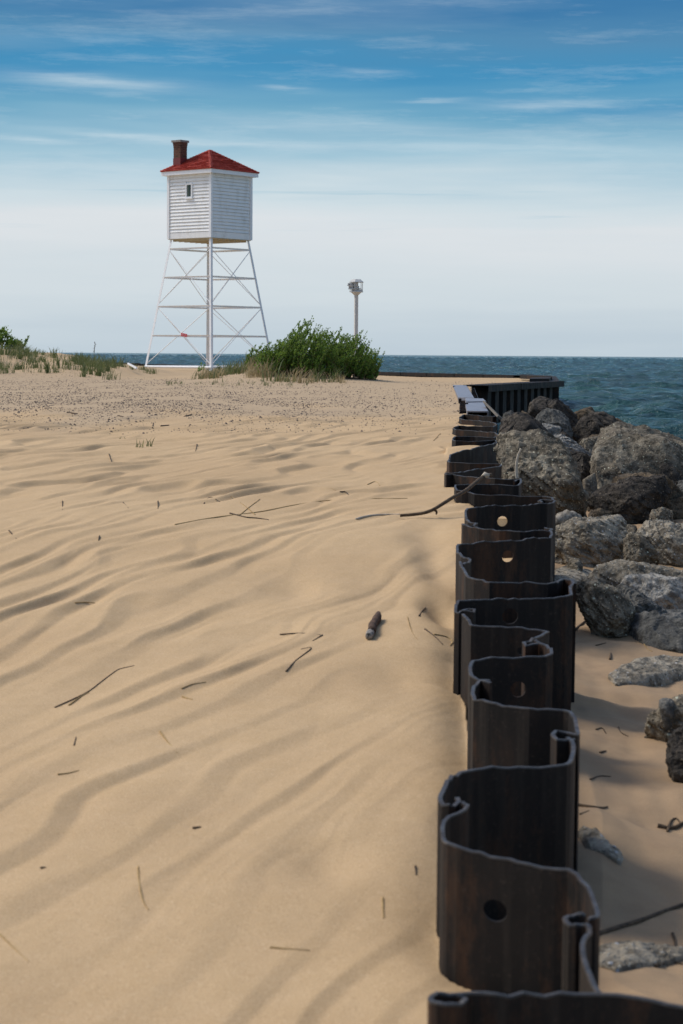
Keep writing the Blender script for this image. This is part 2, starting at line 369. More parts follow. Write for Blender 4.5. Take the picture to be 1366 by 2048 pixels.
def ripples(x, y):
    u = x*.945-y*.327; v = x*.327+y*.945
    wx = fbm(u*.7, v*.26, 11, 2); w2 = fbm(u*2.2, v*.9, 23, 2); brk = np.clip(.42+.95*fbm(u*2.3+3, v*.85, 37, 2), .08, 1.25)
    def saw(t):
        t = t-np.floor(t); return np.where(t < .72, t/.72, (1-t)/.28)
    def smooth_saw(t): return (saw(t-.03)+saw(t)+saw(t+.03))/3-.5
    far = sstep(9, 15, y)
    a4 = smooth_saw(u*11+wx*3.0+w2*1.6)*.0075*np.clip(.3+fbm(u*1.3, v*.35, 43, 2), 0, 1)*(1-sstep(8, 12, y))*(.35+.65*sstep(5.5, 9, y))
    a1 = (.30+.70*brk)*smooth_saw(u*4.0+wx*1.5+w2*.30)*(.019+.010*sstep(6.5,9.5,y))*(.35+.9*np.clip(.5+fbm(u*.8+5, v*.28, 31, 2), 0, 1.3))
    a2 = brk*smooth_saw(u*7.0+wx*2.0+w2*.55)*1.25*(.004+.014*sstep(6.5,11,y))*np.clip(.30+fbm(u*1.1, v*.5, 41, 2), 0, 1.2)
    a3 = smooth_saw(u*3.0+w2*.45+fbm(u*.6, v*.22, 47, 2)*1.3)*.050*np.clip(.40+1.1*fbm(u*1.5, v*.55, 51, 2), .05, 1.3)
    lump = fbm(x*.9, y*.4, 61, 2)*.022+.016*np.clip(fbm(u*2.1, v*.9, 67, 2)-.25, 0, 1)*(1-far)
    return a1*(1-.6*far)+a2*(.5+.3*far)+a3*far*.9+a4+lump
def land_h(x, y):
    z = HC-np.interp(y, HSY, HSH)
    pxl = x/np.maximum(y, .5)*F+683
    # low dune far left
    A = np.interp(x/72*F+683, [-400, 0, 60, 100, 200, 260, 300, 340], [.82, .81, .77, .64, .42, .27, .1, 0])
    z = z+A*sstep(54, 71, y)*(1-sstep(78, 98, y))*(1+.25*fbm(x*.6, y*.25, 71, 3))
    # mound under the bush
    z = z+.33*np.exp(-((x+2.0)/1.7)**2-((y-57)/4.5)**2)+.12*np.exp(-((x-.2)/1.5)**2-((y-55)/4)**2)
    amp = 1-.80*sstep(22, 32, y)
    dist = np.interp(y, LY, LX)-x
    near = np.exp(-np.maximum(dist, 0)/.35)
    z = z+ripples(x, y)*amp*(1-.55*near)*(1-.5*sstep(.9, .1, dist)*(y < 9))
    z = z-np.interp(y, [3, 5, 8, 10.5, 12.2], [.03, .05, .08, .06, 0])*np.exp(-(np.maximum(dist, 0)/.10)**1.5)-.35*(dist < -.015)*(y < 10.3)
    # wind-scoured hollows beside the wall
    for (hx, hy, sx, sy, d) in HOL: z = z-d*np.exp(-((x-hx)/sx)**2-((y-hy)/sy)**2)
    # sand blown over the wall where its pocket is full
    q = np.exp(-((y-19.2)/.4)**2)*(dist < .05)*(dist > -.55); z = z+.055*q
    return z
HOL = []
def beach_h(x, y):
    z = np.interp(y, [0, 4, 8, 14, 19, 30, 42, 52, 70, 200], [-.22, -.20, -.17, -.10, -.05, -.12, -.35, -.8, -1.5, -2])
    z = z+fbm(x*1.3, y*.6, 81, 4)*.05+.012*np.sin((x*.6+y*1.0)*9+fbm(x, y, 91, 2)*5)*sstep(.2, -.3, fbm(x*.7, y*.4, 95, 2)-.1)
    w = np.interp(y, LY, LX)+.45
    return z+.10*np.exp(-np.maximum(x-w, 0)/.3)*(y < 20)
def terrain(x, y):
    x = np.asarray(x, float); y = np.asarray(y, float)
    L = inpoly(x, y, LANDEDGE)
    return np.where(L, land_h(x, y), beach_h(x, y)), L
def ground(px, py, lift=0.0, left=None):
    d = ray(px, py)
    ys = np.geomspace(2.5, 200, 3000); t = ys/d.y
    xs = d.x*t; zs = HC+d.z*t
    h, L = terrain(xs, ys)
    below = zs < h
    if left is not None: below &= (L == left)
    k = np.argmax(below) if below.any() else len(ys)-1
    return Vector((xs[k], ys[k], h[k]+lift))
for px, py, sx, sy, d in [(870, 1130, .10, .5, .05), (590, 1175, .14, .35, .035), (770, 1180, .2, .5, .03), (880, 1215, .09, .3, .08), (650, 1720, .11, .22, .03), (800, 1350, .14, .30, .03), (860, 1075, .14, .6, .04)]:
    q = G(px, py, 1.2); q = ground(px, py); HOL.append((q.x, q.y, sx, sy, d))

us = np.concatenate([np.linspace(-.6, -.2, 60, endpoint=False), np.linspace(-.2, .2, 560), np.linspace(.2, .6, 61)[1:]])
ys = np.concatenate([np.linspace(.8, 3.2, 12, endpoint=False), np.geomspace(3.2, 180, 1500)])
U, Y = np.meshgrid(us, ys); X = U*Y
Z, LND = terrain(X, Y)
def grid_obj(name, X, Y, Z, mt):
    r, c = X.shape; me = bpy.data.meshes.new(name)
    co = np.stack([X, Y, Z], -1).reshape(-1, 3).astype(np.float32)
    i = np.arange(r*c).reshape(r, c)
    q = np.stack([i[:-1, :-1], i[:-1, 1:], i[1:, 1:], i[1:, :-1]], -1).reshape(-1, 4)
    me.vertices.add(r*c); me.vertices.foreach_set('co', co.ravel())
    me.loops.add(q.size); me.loops.foreach_set('vertex_index', q.ravel().astype(np.int32))
    me.polygons.add(len(q)); me.polygons.foreach_set('loop_start', np.arange(0, q.size, 4, dtype=np.int32)); me.polygons.foreach_set('loop_total', np.full(len(q), 4, np.int32))
    me.polygons.foreach_set('use_smooth', np.ones(len(q), bool)); me.materials.append(mt); me.update(calc_edges=True)
    return link(bpy.data.objects.new(name, me))
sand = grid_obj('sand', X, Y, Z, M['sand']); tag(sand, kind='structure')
grit = sstep(24, 31, Y+fbm(X*.5, Y*.2, 7, 3)*5-X*.0)*LND*(1-.75*sstep(-1, 5, X-.02*Y))*(1-.6*sstep(56, 66, Y))
grit = np.clip(grit, 0, 1)
painted_shade = (1-LND)*.85  # mask of the painted darkening, beach side of the wall only
at = sand.data.attributes.new('painted_shade', 'FLOAT', 'POINT'); at.data.foreach_set('value', painted_shade.ravel().astype(np.float32))
at = sand.data.attributes.new('grit', 'FLOAT', 'POINT'); at.data.foreach_set('value', grit.ravel().astype(np.float32))

# lake
wy = np.concatenate([np.geomspace(36, 900, 760, endpoint=False), np.geomspace(900, 30000, 240)])
wu = np.concatenate([np.linspace(-.9, -.22, 40, endpoint=False), np.linspace(-.22, .22, 330), np.linspace(.22, .9, 41)[1:]])
U, Y = np.meshgrid(wu, wy); X = U*Y
w1 = X*.25+Y*.97; w2_ = X*-.2+Y*.98; wr = fbm(X*.12, Y*.2, 101, 3)
def gerst(t): s = .5+.5*np.sin(t); return s**2.2
wave = .27*gerst(w1*1.9+wr*5)*(.35+1.0*np.clip(.5+fbm(X*.07, Y*.12, 111, 2), 0, 1.3))+.09*gerst(w2_*4.3+fbm(X*.4, Y*.5, 121, 2)*4)+.10*fbm(X*.55, Y*1.1, 131, 3)
Z = WATER-.08+wave*(1+sstep(150, 900, Y)*2.0)*(1-sstep(2500, 6000, Y))
lake = grid_obj('lake_water', X, Y, Z, M['water']); tag(lake, kind='structure')

# ------------------------------------------------------------------ platform walls and caps
def corr(a, b, pitch, depth, ztop, side=1):
    a = Vector((a[0], a[1], 0)); b = Vector((b[0], b[1], 0)); d = (b-a); L = d.length; d.normalize(); nn = Vector((d.y, -d.x, 0))*side
    k = max(2, round(L/pitch)); s = L/k; out = []
    for i in range(k):
        for t, o in ((0, 0), (.28, 0), (.42, 1), (.86, 1), (1.0, 0)):
            q = a+d*(i+t)*s+nn*depth*(o-.5); out.append(Vector((q.x, q.y, ztop)))
    return out
def channel(mb, a, b, w, lip, mi=0, th=.02):
    a = Vector(a); b = Vector(b); d = (b-a).normalized(); s = Vector((d.y, -d.x, 0)).normalized()
    mb.beam(a, b, w, th, mi, side=s)
    for k in (-1, 1):
        o = s*k*(w/2+.008)-Vector((0, 0, lip/2-.012)); mb.beam(a+o, b+o, .015, lip, mi, side=s)
ZT = HC-.75
pf = empty('platform_wall', (3.2, 50, 0), 'dark ribbed steel wall crossing behind the boulders under a flat steel cap', 'retaining wall')
A0 = (corner0.x+.30, corner0.y); A1 = (corner1.x, corner1.y)
pr = corr(A0, A1, .95, .42, ZT-.05, 1)
for i in range(0, len(pr)-5, 5): sheet('sheet_pile', pr[i:i+6], .014, -1.6, pf, 50+i, 0, .3)
mb = MB(); mid1 = Vector((A0[0]*.6+A1[0]*.4, A0[1]*.6+A1[1]*.4+.15, ZT)); channel(mb, (A0[0], A0[1], ZT), mid1, .62, .17); channel(mb, mid1+Vector((.01, 0, -.004)), (A1[0]+.05, A1[1], ZT-.004), .62, .17)
mb.build('cap_rail', M['steel'], pf)
sw = empty('platform_end_wall', (7, 66, 0), 'dark steel end wall closing the sand platform at its corner in the lake', 'retaining wall')
pr = corr((A1[0]+.05, A1[1]+.4), corner2, .95, .42, ZT-.06, 1)
for i in range(0, len(pr)-5, 5): sheet('sheet_pile', pr[i:i+6], .014, -1.6, sw, 90+i, 0, .3)
mb = MB(); channel(mb, (A1[0]-.05, A1[1]+.35, ZT-.01), (corner2[0], corner2[1], ZT-.01), .6, .17); mb.build('cap_rail', M['steel'], sw)
fwall = empty('lakeside_wall', (1.7, 89, 0), 'long low black steel wall along the far edge of the sand, behind the watch tower', 'retaining wall')
far_pts = [(corner3[0], corner3[1]), (1.7, 89.2), (-8, 123), (-20, 164.5)]
for a, b in zip(far_pts, far_pts[1:]):
    sheet('sheet_pile', corr(a, b, 1.0, .4, ZT-.05, 1), .016, -1.2, fwall, 130, 0, .5)
mb = MB()
for (a, b) in zip(far_pts, far_pts[1:]):
    a_ = Vector((*a, ZT-.02)); b_ = Vector((*b, ZT-.02)); n_ = 5
    for k in range(n_):
        if k == 2 and a[0] < 0: continue
        channel(mb, a_.lerp(b_, (k+.01)/n_), a_.lerp(b_, (k+.985)/n_), .45, .14)
mb.build('cap_rail', M['steel'], fwall)

def plate(name, px4, h4, thick, parent, mt, label=None, lip=.12):
    t = [G(x, y, h) for (x, y), h in zip(px4, h4)]
    mb = MB(); n = len(t)
    V = [tuple(v) for v in t]+[tuple(v-Vector((0, 0, thick))) for v in t]
    mb.add(V, [tuple(range(n))[::-1], tuple(range(n, 2*n))]+[(i, (i+1) % n, n+(i+1) % n, n+i) for i in range(n)])
    for i in range(n):           # hanging lips on the long sides
        a, b = t[i], t[(i+1) % n]
        if abs((b-a).y) > abs((b-a).x)*1.2:
            mb.beam(a-Vector((0, 0, lip/2+.005)), b-Vector((0, 0, lip/2+.005)), .012, lip, 0, side=(b-a).cross(Vector((0, 0, 1))))
    o = mb.build(name, mt, parent)
    return o
plate('cap_plate', [(935, 821.5), (976, 822), (966, 804.5), (931, 805.5)], [.755]*4, .018, wall, M['plate'])
plate('cap_plate', [(933, 803), (972, 802.5), (966, 797), (931, 796)], [.745, .742, .742, .745], .018, wall, M['plate'])
plate('cap_plate', [(917, 794.5), (948, 795.5), (932, 770), (906, 770)], [.748]*4, .018, wall, M['plate'])
pts = [P(939, 826, 28.0), P(973, 826, 28.0)]; mb = MB()
for (x, y, D) in ((940, 823, 28.1), (972, 823.5, 28.1), (933, 806, 31), (920, 797, 34), (908, 772, 48)):
    q = P(x, y, D); mb.box((q.x, q.y, .3), (.05, .05, 2*(q.z-.3)), 0)
for px0, px1, D0 in ((936, 976, 29.0), (931, 974, 31.5), (926, 970, 33)):
    a = P(px0, 800, D0); b = P(px1, 800, D0+.3); a.z = b.z = HC-.79; mb.beam((a.x, a.y, .2), (b.x, b.y, .2), 1.0, .02, 0, side=(0, 0, 1))
mb.build('support', M['steel'], wall)
# wall line between the last cut pile and the platform
pr = corr((1.85, 28.5), (3.1, 49.5), 1.0, .34, HC-.80, 1); sheet('sheet_pile', pr, .014, -.8, wall, 77, 0, .4)

# loose beams on the platform
def slab(name, corners, thick, mt, label, cat):
    mb = MB(); n = len(corners); V = [tuple(v) for v in corners]+[tuple(v-Vector((0, 0, thick))) for v in corners]
    mb.add(V, [tuple(range(n))[::-1], tuple(range(n, 2*n))]+[(i, (i+1) % n, n+(i+1) % n, n+i) for i in range(n)])
    return tag(mb.build(name, mt), label, cat)
slab('steel_beam', [G(x, y, .66) for x, y in ((1059, 757.5), (1098, 757), (1104, 753), (1062, 755))], .11, M['steel'], 'short rusty steel beam lying loose on the corner of the sand platform', 'beam')
slab('cap_piece', [G(x, y, .64) for x, y in ((1040, 750.2), (1104, 753), (1103, 751), (1040, 748.6))], .12, M['steel'], 'longer dark steel cap piece lying behind the short beam on the platform', 'beam')

# ------------------------------------------------------------------ watch tower
TW = Vector((P(419.5, 480, 100).x, 100, 0)); ANG = R(5.4)
GZ = HC-.86
tower = empty('watch_tower', (TW.x, TW.y, GZ), 'white clapboard lookout cabin with red roof on four tall splayed steel legs', 'lookout tower')
def T(x, y, z):   # tower frame: corners of the box lie on its own axes
    return Vector((TW.x+x*math.cos(ANG)-y*math.sin(ANG), TW.y+x*math.sin(ANG)+y*math.cos(ANG), z))
sc = .02511; zt = lambda py: P(420.5, py, 100).z
ZB, ZE, ZR, ZA = zt(479.5), zt(353.5), zt(345.5), zt(301)
a = 2.075; dirs = [(0, -1), (1, 0), (0, 1), (-1, 0)]     # front, right, back, left corners
corners = lambda r, z: [T(r*dx, r*dy, z) for dx, dy in dirs]
# cabin core
mb = MB(); cb = corners(a-.07, ZB); ct = corners(a-.07, ZE+.1); mb.add(cb+ct, [(0, 3, 2, 1), (4, 5, 6, 7)]+[(i, (i+1) % 4, 4+(i+1) % 4, 4+i) for i in range(4)])
cab = mb.build('cabin', M['siding'], tower)
def face_frame(k):        # origin, along, outward of box face between corner k and k+1
    p = T(a*dirs[k][0], a*dirs[k][1], 0); q = T(a*dirs[(k+1) % 4][0], a*dirs[(k+1) % 4][1], 0)
    d = (q-p).normalized(); return p, d, Vector((d.y, -d.x, 0)), (q-p).length
for k in range(4):
    p, d, o, L = face_frame(k)
    mb = MB(); nrow = 17; z0 = ZB+.30; hh = (ZE-.02-z0)/nrow
    if k == 3: WC = L*.50
    for r in range(nrow):
        zb = z0+r*hh+.022; ztp = zb+hh-.02
        spans = [(.13, L-.13)]
        if k == 3 and zb < zt(370)+.03 and ztp > zt(400.5): spans = [(.13, WC-.23), (WC+.23, L-.13)]
        for s0, s1 in spans:
            b0 = p+d*s0; b1 = p+d*s1; i_ = -o*.045; u_ = o*.0
            V = [b0+i_, b1+i_, b1+o*.022, b0+o*.022]; V = [Vector((v.x, v.y, zb)) for v in V]+[Vector((v.x, v.y, ztp)) for v in (b0+i_, b1+i_, b1-o*.03, b0-o*.03)]
            mb.add(V, [(0, 1, 2, 3), (7, 6, 5, 4), (3, 2, 6, 7), (0, 3, 7, 4), (2, 1, 5, 6)])
    c_ = p+d*L/2; mb.box((c_.x-o.x*.02, c_.y-o.y*.02, ZB+.15), (L-.25, .05, .29), math.atan2(d.y, d.x))
    mb.build('siding', M['siding'], cab)
for k in range(4):
    mb = MB(); c_ = T((a-.055)*dirs[k][0], (a-.055)*dirs[k][1], 0); mb.box((c_.x, c_.y, (ZB+ZE)/2+.02), (.15, .15, ZE-ZB+.04), ANG+R(45))
    mb.build('corner_trim', M['trim'], cab)
mb = MB(); f0 = corners(a-.02, ZB-.03); f1 = corners(a-.02, ZB-.004); mb.add(f0+f1, [(0, 3, 2, 1), (4, 5, 6, 7)]+[(i, (i+1) % 4, 4+(i+1) % 4, 4+i) for i in range(4)])
for t in np.linspace(-1.2, 1.2, 7):
    e1 = T((t-1.35)*.707, (t+1.35)*.707, ZB-.075); e2 = T((t+1.35)*.707, (t-1.35)*.707, ZB-.075); mb.beam(e1, e2, .05, .09)
mb.build('floor', M['under'], cab)
# window
p, d, o, L = face_frame(3); cx = p+d*WC; wz0, wz1 = zt(400), zt(370.5); zc = (wz0+wz1)/2; H = wz1-wz0
win = MB(); rz = math.atan2(d.y, d.x)
for s_ in (-1, 1): q = cx+d*s_*.19; win.box((q.x, q.y, zc), (.075, .10, H), rz)
q = cx; win.box((q.x, q.y, wz1-.04), (.31, .095, .08), rz); win.box((q.x, q.y, wz0+.035), (.31, .095, .07), rz); q2 = cx+o*.03; win.box((q2.x, q2.y, wz0-.02), (.50, .12, .035), rz)
winf = win.build('window', M['trim'], tower)
mb = MB(); q = cx-o*.02; mb.box((q.x, q.y, zc), (.30, .01, H-.14), rz); mb.build('pane', M['glass'], winf)
mb = MB(); q = cx-o*.008-d*.08; mb.box((q.x, q.y, zc), (.10, .006, H-.16), rz); mb.build('blind', M['blind'], winf)
# fascia, soffit and roof
ro = 2.41; mb = MB()
V0 = corners(ro, ZE); V1 = corners(ro, ZR+.005); W0 = corners(ro-.06, ZE); W1 = corners(ro-.06, ZR+.005)
for i in range(4):
    j = (i+1) % 4; mb.add([V0[i], V0[j], V1[j], V1[i], W0[i], W0[j], W1[j], W1[i]], [(0, 1, 2, 3), (5, 4, 7, 6), (0, 4, 5, 1), (3, 2, 6, 7)])
S = corners(ro-.062, ZE+.04); mb.add(S, [(3, 2, 1, 0)])
mb.build('fascia', M['trim'], tower)
mb = MB(); apex = T(0, 0, ZA); nR = 15; rr = 2.46
rng2 = random.Random(3)
for k in range(4):
    e0 = T(rr*dirs[k][0], rr*dirs[k][1], ZR); e1 = T(rr*dirs[(k+1) % 4][0], rr*dirs[(k+1) % 4][1], ZR)
    nrm = (e1-e0).cross(apex-e0).normalized()
    for r in range(nR):
        t0, t1 = r/nR, min(1, (r+1.06)/nR)
        A, B = e0.lerp(apex, t0), e1.lerp(apex, t0); Cc, Dd = e1.lerp(apex, t1), e0.lerp(apex, t1)
        w = (B-A).length; nt = max(1, int(w/.33)); off = rng2.random()*.5
        cuts = [0]+[(i+off)/nt for i in range(1, nt) if 0 < (i+off)/nt < 1]+[1]
        for c0, c1 in zip(cuts, cuts[1:]):
            l0 = .055+rng2.uniform(-.012, .016); g = .006/w
            a0 = A.lerp(B, c0+g); a1 = A.lerp(B, c1-g); b0 = Dd.lerp(Cc, c0); b1 = Dd.lerp(Cc, c1)
            V = [a0, a1, b1, b0]; V = [v+nrm*l for v, l in zip(V, (l0, l0, .008, .008))]+[a0-nrm*.01, a1-nrm*.01]
            mb.add(V, [(0, 1, 2, 3), (4, 5, 1, 0), (0, 3, 4), (1, 5, 2)])
    mb.add([e0, e1, apex], [(0, 1, 2)])
    # hip caps
    for r in range(nR+2):
        t0, t1 = r/(nR+2), (r+1.15)/(nR+2); q0 = e0.lerp(apex, t0); q1 = e0.lerp(apex, min(1, t1))
        up_ = Vector((0, 0, 1)); side = (apex-e0).cross(up_).normalized(); w = .11
        for sg in (-1, 1): mb.add([q0+up_*.075, q0+side*sg*w+up_*.015, q1+side*sg*w*.9+up_*.0, q1+up_*.05], [(0, 1, 2, 3) if sg > 0 else (3, 2, 1, 0)])
roof = mb.build('roof', M['roof'], tower)
chz = zt(282); cc = T(-1.47, 0, 0); mb = MB(); ca = ANG+R(45)
ch = bpy.data.objects.new('chimney', None)
mb.box((0, 0, (10.75+chz-.36)/2-10), (.47, .47, chz-.36-10.75), 0)
for i, w in enumerate((.485, .505, .525)): mb.box((0, 0, chz-10-.36+.085*i+.0425), (w, w, .085-.002*i), 0)
che = mb.build('chimney', M['brick'], None); che.parent = tower; che.matrix_parent_inverse = Matrix.Translation(-tower.location); che.location = (cc.x, cc.y, 10); che.rotation_euler = (0, 0, ca)
def chp(name, parts, mt):
    mb = MB()
    for c, s in parts: mb.box(c, s)
    o = mb.build(name, mt); o.parent = che; return o
chp('chimney_cap', [((0, 0, chz-10-.055), (.63, .63, .10))], M['cap']); chp('flashing', [((0, 0, .93), (.50, .50, .42))], M['flash'])
# legs and braces
at_, ab = 1.95, 3.25
def legp(k, z):
    t = (ZB-z)/(ZB-GZ); r = at_+(ab-at_)*t; return T(r*dirs[k][0], r*dirs[k][1], z)
for k in range(4):
    mb = MB(); A = legp(k, ZB-.03); B = legp(k, GZ-.12)
    for k2 in (1, 3):
        dd = (legp((k+k2) % 4, 5)-legp(k, 5)).normalized(); off = dd*.055
        mb.beam(A+off, B+off, .13 if k2 == 1 else .115, .014, 0, side=dd)
    mb.build('leg', M['white'], tower); 
    mb2 = MB(); q = legp(k, GZ-.02); mb2.box((q.x, q.y, GZ-.015), (.42, .42, .06), ANG+R(45)); mb2.build('foot_plate', M['cap'], tower)
levels = [zt(498), zt(555), zt(613), zt(671)]
for z in levels:
    for k in range(4):
        mb = MB(); A = legp(k, z); B = legp((k+1) % 4, z); d_ = (B-A).normalized(); o_ = Vector((d_.y, -d_.x, 0))
        mb.beam(A+d_*.08, B-d_*.08, .085, .012, 0, side=o_); mb.beam(A+d_*.08+Vector((0, 0, -.04)), B-d_*.08+Vector((0, 0, -.04)), .012, .075, 0, side=o_)
        mb.build('crossbar', M['white'], tower)
for k in range(4):
    mb = MB(); mb.tube([legp(k, zt(734)), legp((k+1) % 4, zt(734))], .06, 8); mb.build('base_pipe', M['white'], tower)
for z0, z1 in ((levels[0]-.05, levels[2]+.05), (levels[2]-.05, zt(730))):
    for k in range(4):
        j = (k+1) % 4
        for sgn, (p0, p1) in enumerate(((legp(k, z0), legp(j, z1)), (legp(j, z0), legp(k, z1)))):
            o_ = (p1-p0).cross(Vector((0, 0, 1))).normalized()*(.02 if sgn else -.02); mb = MB(); mb.tube([p0+o_, p1+o_], .018, 5); mb.build('brace_rod', M['white'], tower)
# small red sign
zs = zt(671); A = legp(3, zs); B = legp(0, zs); q = A.lerp(B, .56)-Vector((0, .12, 0)); dv = (B-A).normalized(); ov = Vector((dv.y, -dv.x, 0))
if ov.y > 0: ov = -ov
tilt = R(-9); ax = (dv*math.cos(tilt)+Vector((0, 0, math.sin(tilt))), ov, Vector((0, 0, math.cos(tilt)))-dv*math.sin(tilt))
q = q+ov*.02; mb = MB(); mb.box(q, (.40, .012, .15), 0, 0, ax); sg = tag(mb.build('warning_sign', M['red']), 'small tilted red warning sign wired to a crossbar of the white tower', 'sign')
mb = MB()
for i in range(6):
    c_ = q+ax[0]*(-.13+i*.052)+ov*.009; mb.box(c_-ax[0]*.012, (.010, .004, .06), 0, 0, ax)
    if i % 2 == 0: mb.box(c_+ax[0]*.010, (.008, .004, .05), 0, 0, ax)
    mb.box(c_+ax[2]*(.02 if i % 3 else -.02), (.022, .004, .010), 0, 0, ax)
mb.build('lettering', mat('faded_letters', (.75, .5, .5), .6), sg)

# ------------------------------------------------------------------ bird house on a pole
BD = 70; bs = BD/F; bq = P(712.5, 589, BD); bx, by = bq.x, bq.y
def bz(py): return P(712, py, BD).z
bh = empty('bird_house', (bx, by, HC-.8), 'weathered grey multi-room bird house on a tall white post behind the bush', 'bird house')
mb = MB(); mb.beam((bx, by, HC-.95), (bx, by, bz(587)), .115, .115, side=(1, .3, 0)); mb.build('post', M['weather'], bh)
mb = MB(); zb0, zb1 = bz(590), bz(584.5)
def frust(mb, r0, z0, r1, z1, n=6, ox=0, sy=1, rot=.3):
    V = [(bx+ox+r*math.cos(rot+2*math.pi*i/n), by+r*sy*math.sin(rot+2*math.pi*i/n), z) for r, z in ((r0, z0), (r1, z1)) for i in range(n)]
    mb.add(V, [tuple(range(n))[::-1], tuple(range(n, 2*n))]+[(i, (i+1) % n, n+(i+1) % n, n+i) for i in range(n)])
frust(mb, .09, zb0, .19, zb1); mb.build('bracket', M['weather'], bh)
mb = MB(); frust(mb, .255, zb1, .255, zb1+.025); frust(mb, .19, bz(577), .19, bz(577)+.015); mb.build('floor', M['weather'], bh)
mb = MB(); frust(mb, .27, bz(565), .27, bz(564)); frust(mb, .265, bz(564)+.001, .15, bz(558.5)); mb.build('roof', M['weather'], bh)
for i in range(6):
    mb = MB(); t = .3+math.pi/3*i; mb.beam((bx+.225*math.cos(t), by+.225*math.sin(t), zb1+.02), (bx+.225*math.cos(t), by+.225*math.sin(t), bz(565)), .022, .022)
    mb.build('corner_post', M['weather'], bh)
for (ox, oy, zc_, w, dp, hh_) in ((-.06, .0, bz(568.5), .22, .26, .10), (-.03, .0, bz(574.5), .22, .26, .10), (.02, -.02, bz(581), .34, .22, .08), (-.21, -.08, bz(569), .16, .16, .075), (-.185, -.08, bz(575), .15, .16, .10)):
    mb = MB(); mb.box((bx+ox, by+oy, zc_), (w, dp, hh_), -.15); mb.box((bx+ox, by+oy, zc_-hh_/2-.006), (w+.04, dp+.05, .012), -.15)
    room = mb.build('nest_box', M['weather'], bh)
    for s_ in ((-.25, .25) if w > .18 else (-.22, .22)):
        mb = MB(); c_ = Vector((bx+ox+s_*w, by+oy-dp/2-.003, zc_)); mb.tube([c_+Vector((0, .004, 0)), c_-Vector((0, .004, 0))], .018, 8)
        mb.build('entrance_hole', M['hole'], room)

# ------------------------------------------------------------------ bushes
def bush(name, x0, x1, Yc, depth, top, lean, nst, label, leafsize=.05, seed=1, low=0.0):
    r = random.Random(seed); st = MB(); LV = []; LF = []
    def leaf(p, d, s):
        n = len(LV); d = d.normalized(); sd = d.cross(Vector((r.uniform(-1, 1), r.uniform(-1, 1), r.uniform(-1, 1)))).normalized()*s*.36
        tip = p+d*s; mid = p+d*s*.5+d.cross(sd).normalized()*s*.08
        LV.extend([tuple(p), tuple(mid+sd), tuple(tip), tuple(mid-sd)]); LF.append((n, n+1, n+2, n+3))
    for i in range(nst):
        f = r.random(); X = x0+(x1-x0)*f; Yv = Yc+r.uniform(-depth, depth)*(1-.5*abs(2*f-1))
        z0 = float(terrain(np.array([X]), np.array([Yv]))[0][0])-.05
        ht = top(X)-z0; hh = ht*(r.uniform(.35, .88) if r.random() < .82 else r.uniform(.9, 1.08))
        if hh < .15: continue
        base = Vector((X-lean*hh*.55+r.uniform(-.05, .05), Yv, z0)); base.z = float(terrain(np.array([base.x]), np.array([Yv]))[0][0])-.04
        pts = []; kx = r.uniform(-.55, .45); ky = r.uniform(-.4, .4); segs = 7
        for k in range(segs+1):
            t = k/segs; pts.append(base+Vector((lean*hh*(.25*t+.75*t*t)*.9+kx*hh*math.sin(t*2.2)*.5, ky*hh*t*.6, hh*t)))
        st.tube(pts, [.011*(1-.75*k/segs) for k in range(segs+1)], 4)
        def along(pts, t0, cnt, s):
            for _ in range(cnt):
                t = t0+(1-t0)*r.random(); k = min(len(pts)-2, int(t*(len(pts)-1))); f2 = t*(len(pts)-1)-k
                p = pts[k].lerp(pts[k+1], f2); d0 = (pts[k+1]-pts[k]).normalized()
                d = d0*.55+Vector((r.uniform(-1, 1), r.uniform(-1, 1), r.uniform(-.3, .9)))*.8
                leaf(p+Vector((r.uniform(-.012, .012),)*3), d, s*r.uniform(.6, 1.25))
        along(pts, .30, int(hh*38), leafsize)
        for b in range(int(4+hh*5)):
            t = r.uniform(.15, .92); k = int(t*segs); p = pts[k]
            L = hh*r.uniform(.10, .26)*(1.15-t*.55); d = Vector((r.uniform(-.9, 1.0)+lean*.5, r.uniform(-1, 1), r.uniform(.35, 1.3))).normalized()
            bp = [p+d*L*u+Vector((0, 0, .12*L*u*u)) for u in (0, .35, .7, 1)]
            # keep the side shoots under the outline
            if bp[-1].z > top(bp[-1].x)+.06: continue
            st.tube(bp, [.005, .004, .003, .002], 3)
            along(bp, .1, int(10+L*50), leafsize)
    root = empty(name, ((x0+x1)/2, Yc, float(terrain(np.array([(x0+x1)/2]), np.array([Yc]))[0][0])), label, 'bush')
    st.build('stem', M['stem'], root); mesh_obj('foliage', LV, LF, M['leaf'], root)
    return root
def prof(pxs, pys, D):
    xs_ = [(p-683)/F*D for p in pxs]; zs_ = [P(p, y, D).z for p, y in zip(pxs, pys)]
    return lambda X: float(np.interp(X, xs_, zs_))
D1 = 54
top1 = prof([495, 505, 515, 527, 545, 560, 575, 590, 600, 612, 625, 637, 650, 660, 672, 684, 695, 708, 718, 724, 735, 748, 762, 775], [735, 705, 688, 683, 690, 676, 668, 645, 640, 650, 655, 666, 655, 648, 668, 678, 670, 660, 664, 690, 694, 708, 722, 745], D1)
bush('willow_bush', (525-683)/F*D1, (752-683)/F*D1, D1, 1.25, top1, .38, 430, 'large dense green bush leaning right on the sand between tower and sheet piles', .052, 3)
top1b = prof([485, 500, 512, 520, 530, 545, 560], [745, 706, 690, 684, 688, 705, 740], 58)
bush('willow_shoot', (498-683)/F*58, (540-683)/F*58, 56.5, .3, top1b, .25, 22, 'sparse leafy shoots left of the big bush, crossing the right tower leg', .055, 13)
D2 = 74
top2 = prof([-120, -60, 0, 10, 20, 30, 40, 55, 66, 72], [640, 645, 655, 655, 668, 676, 682, 672, 668, 706], D2)
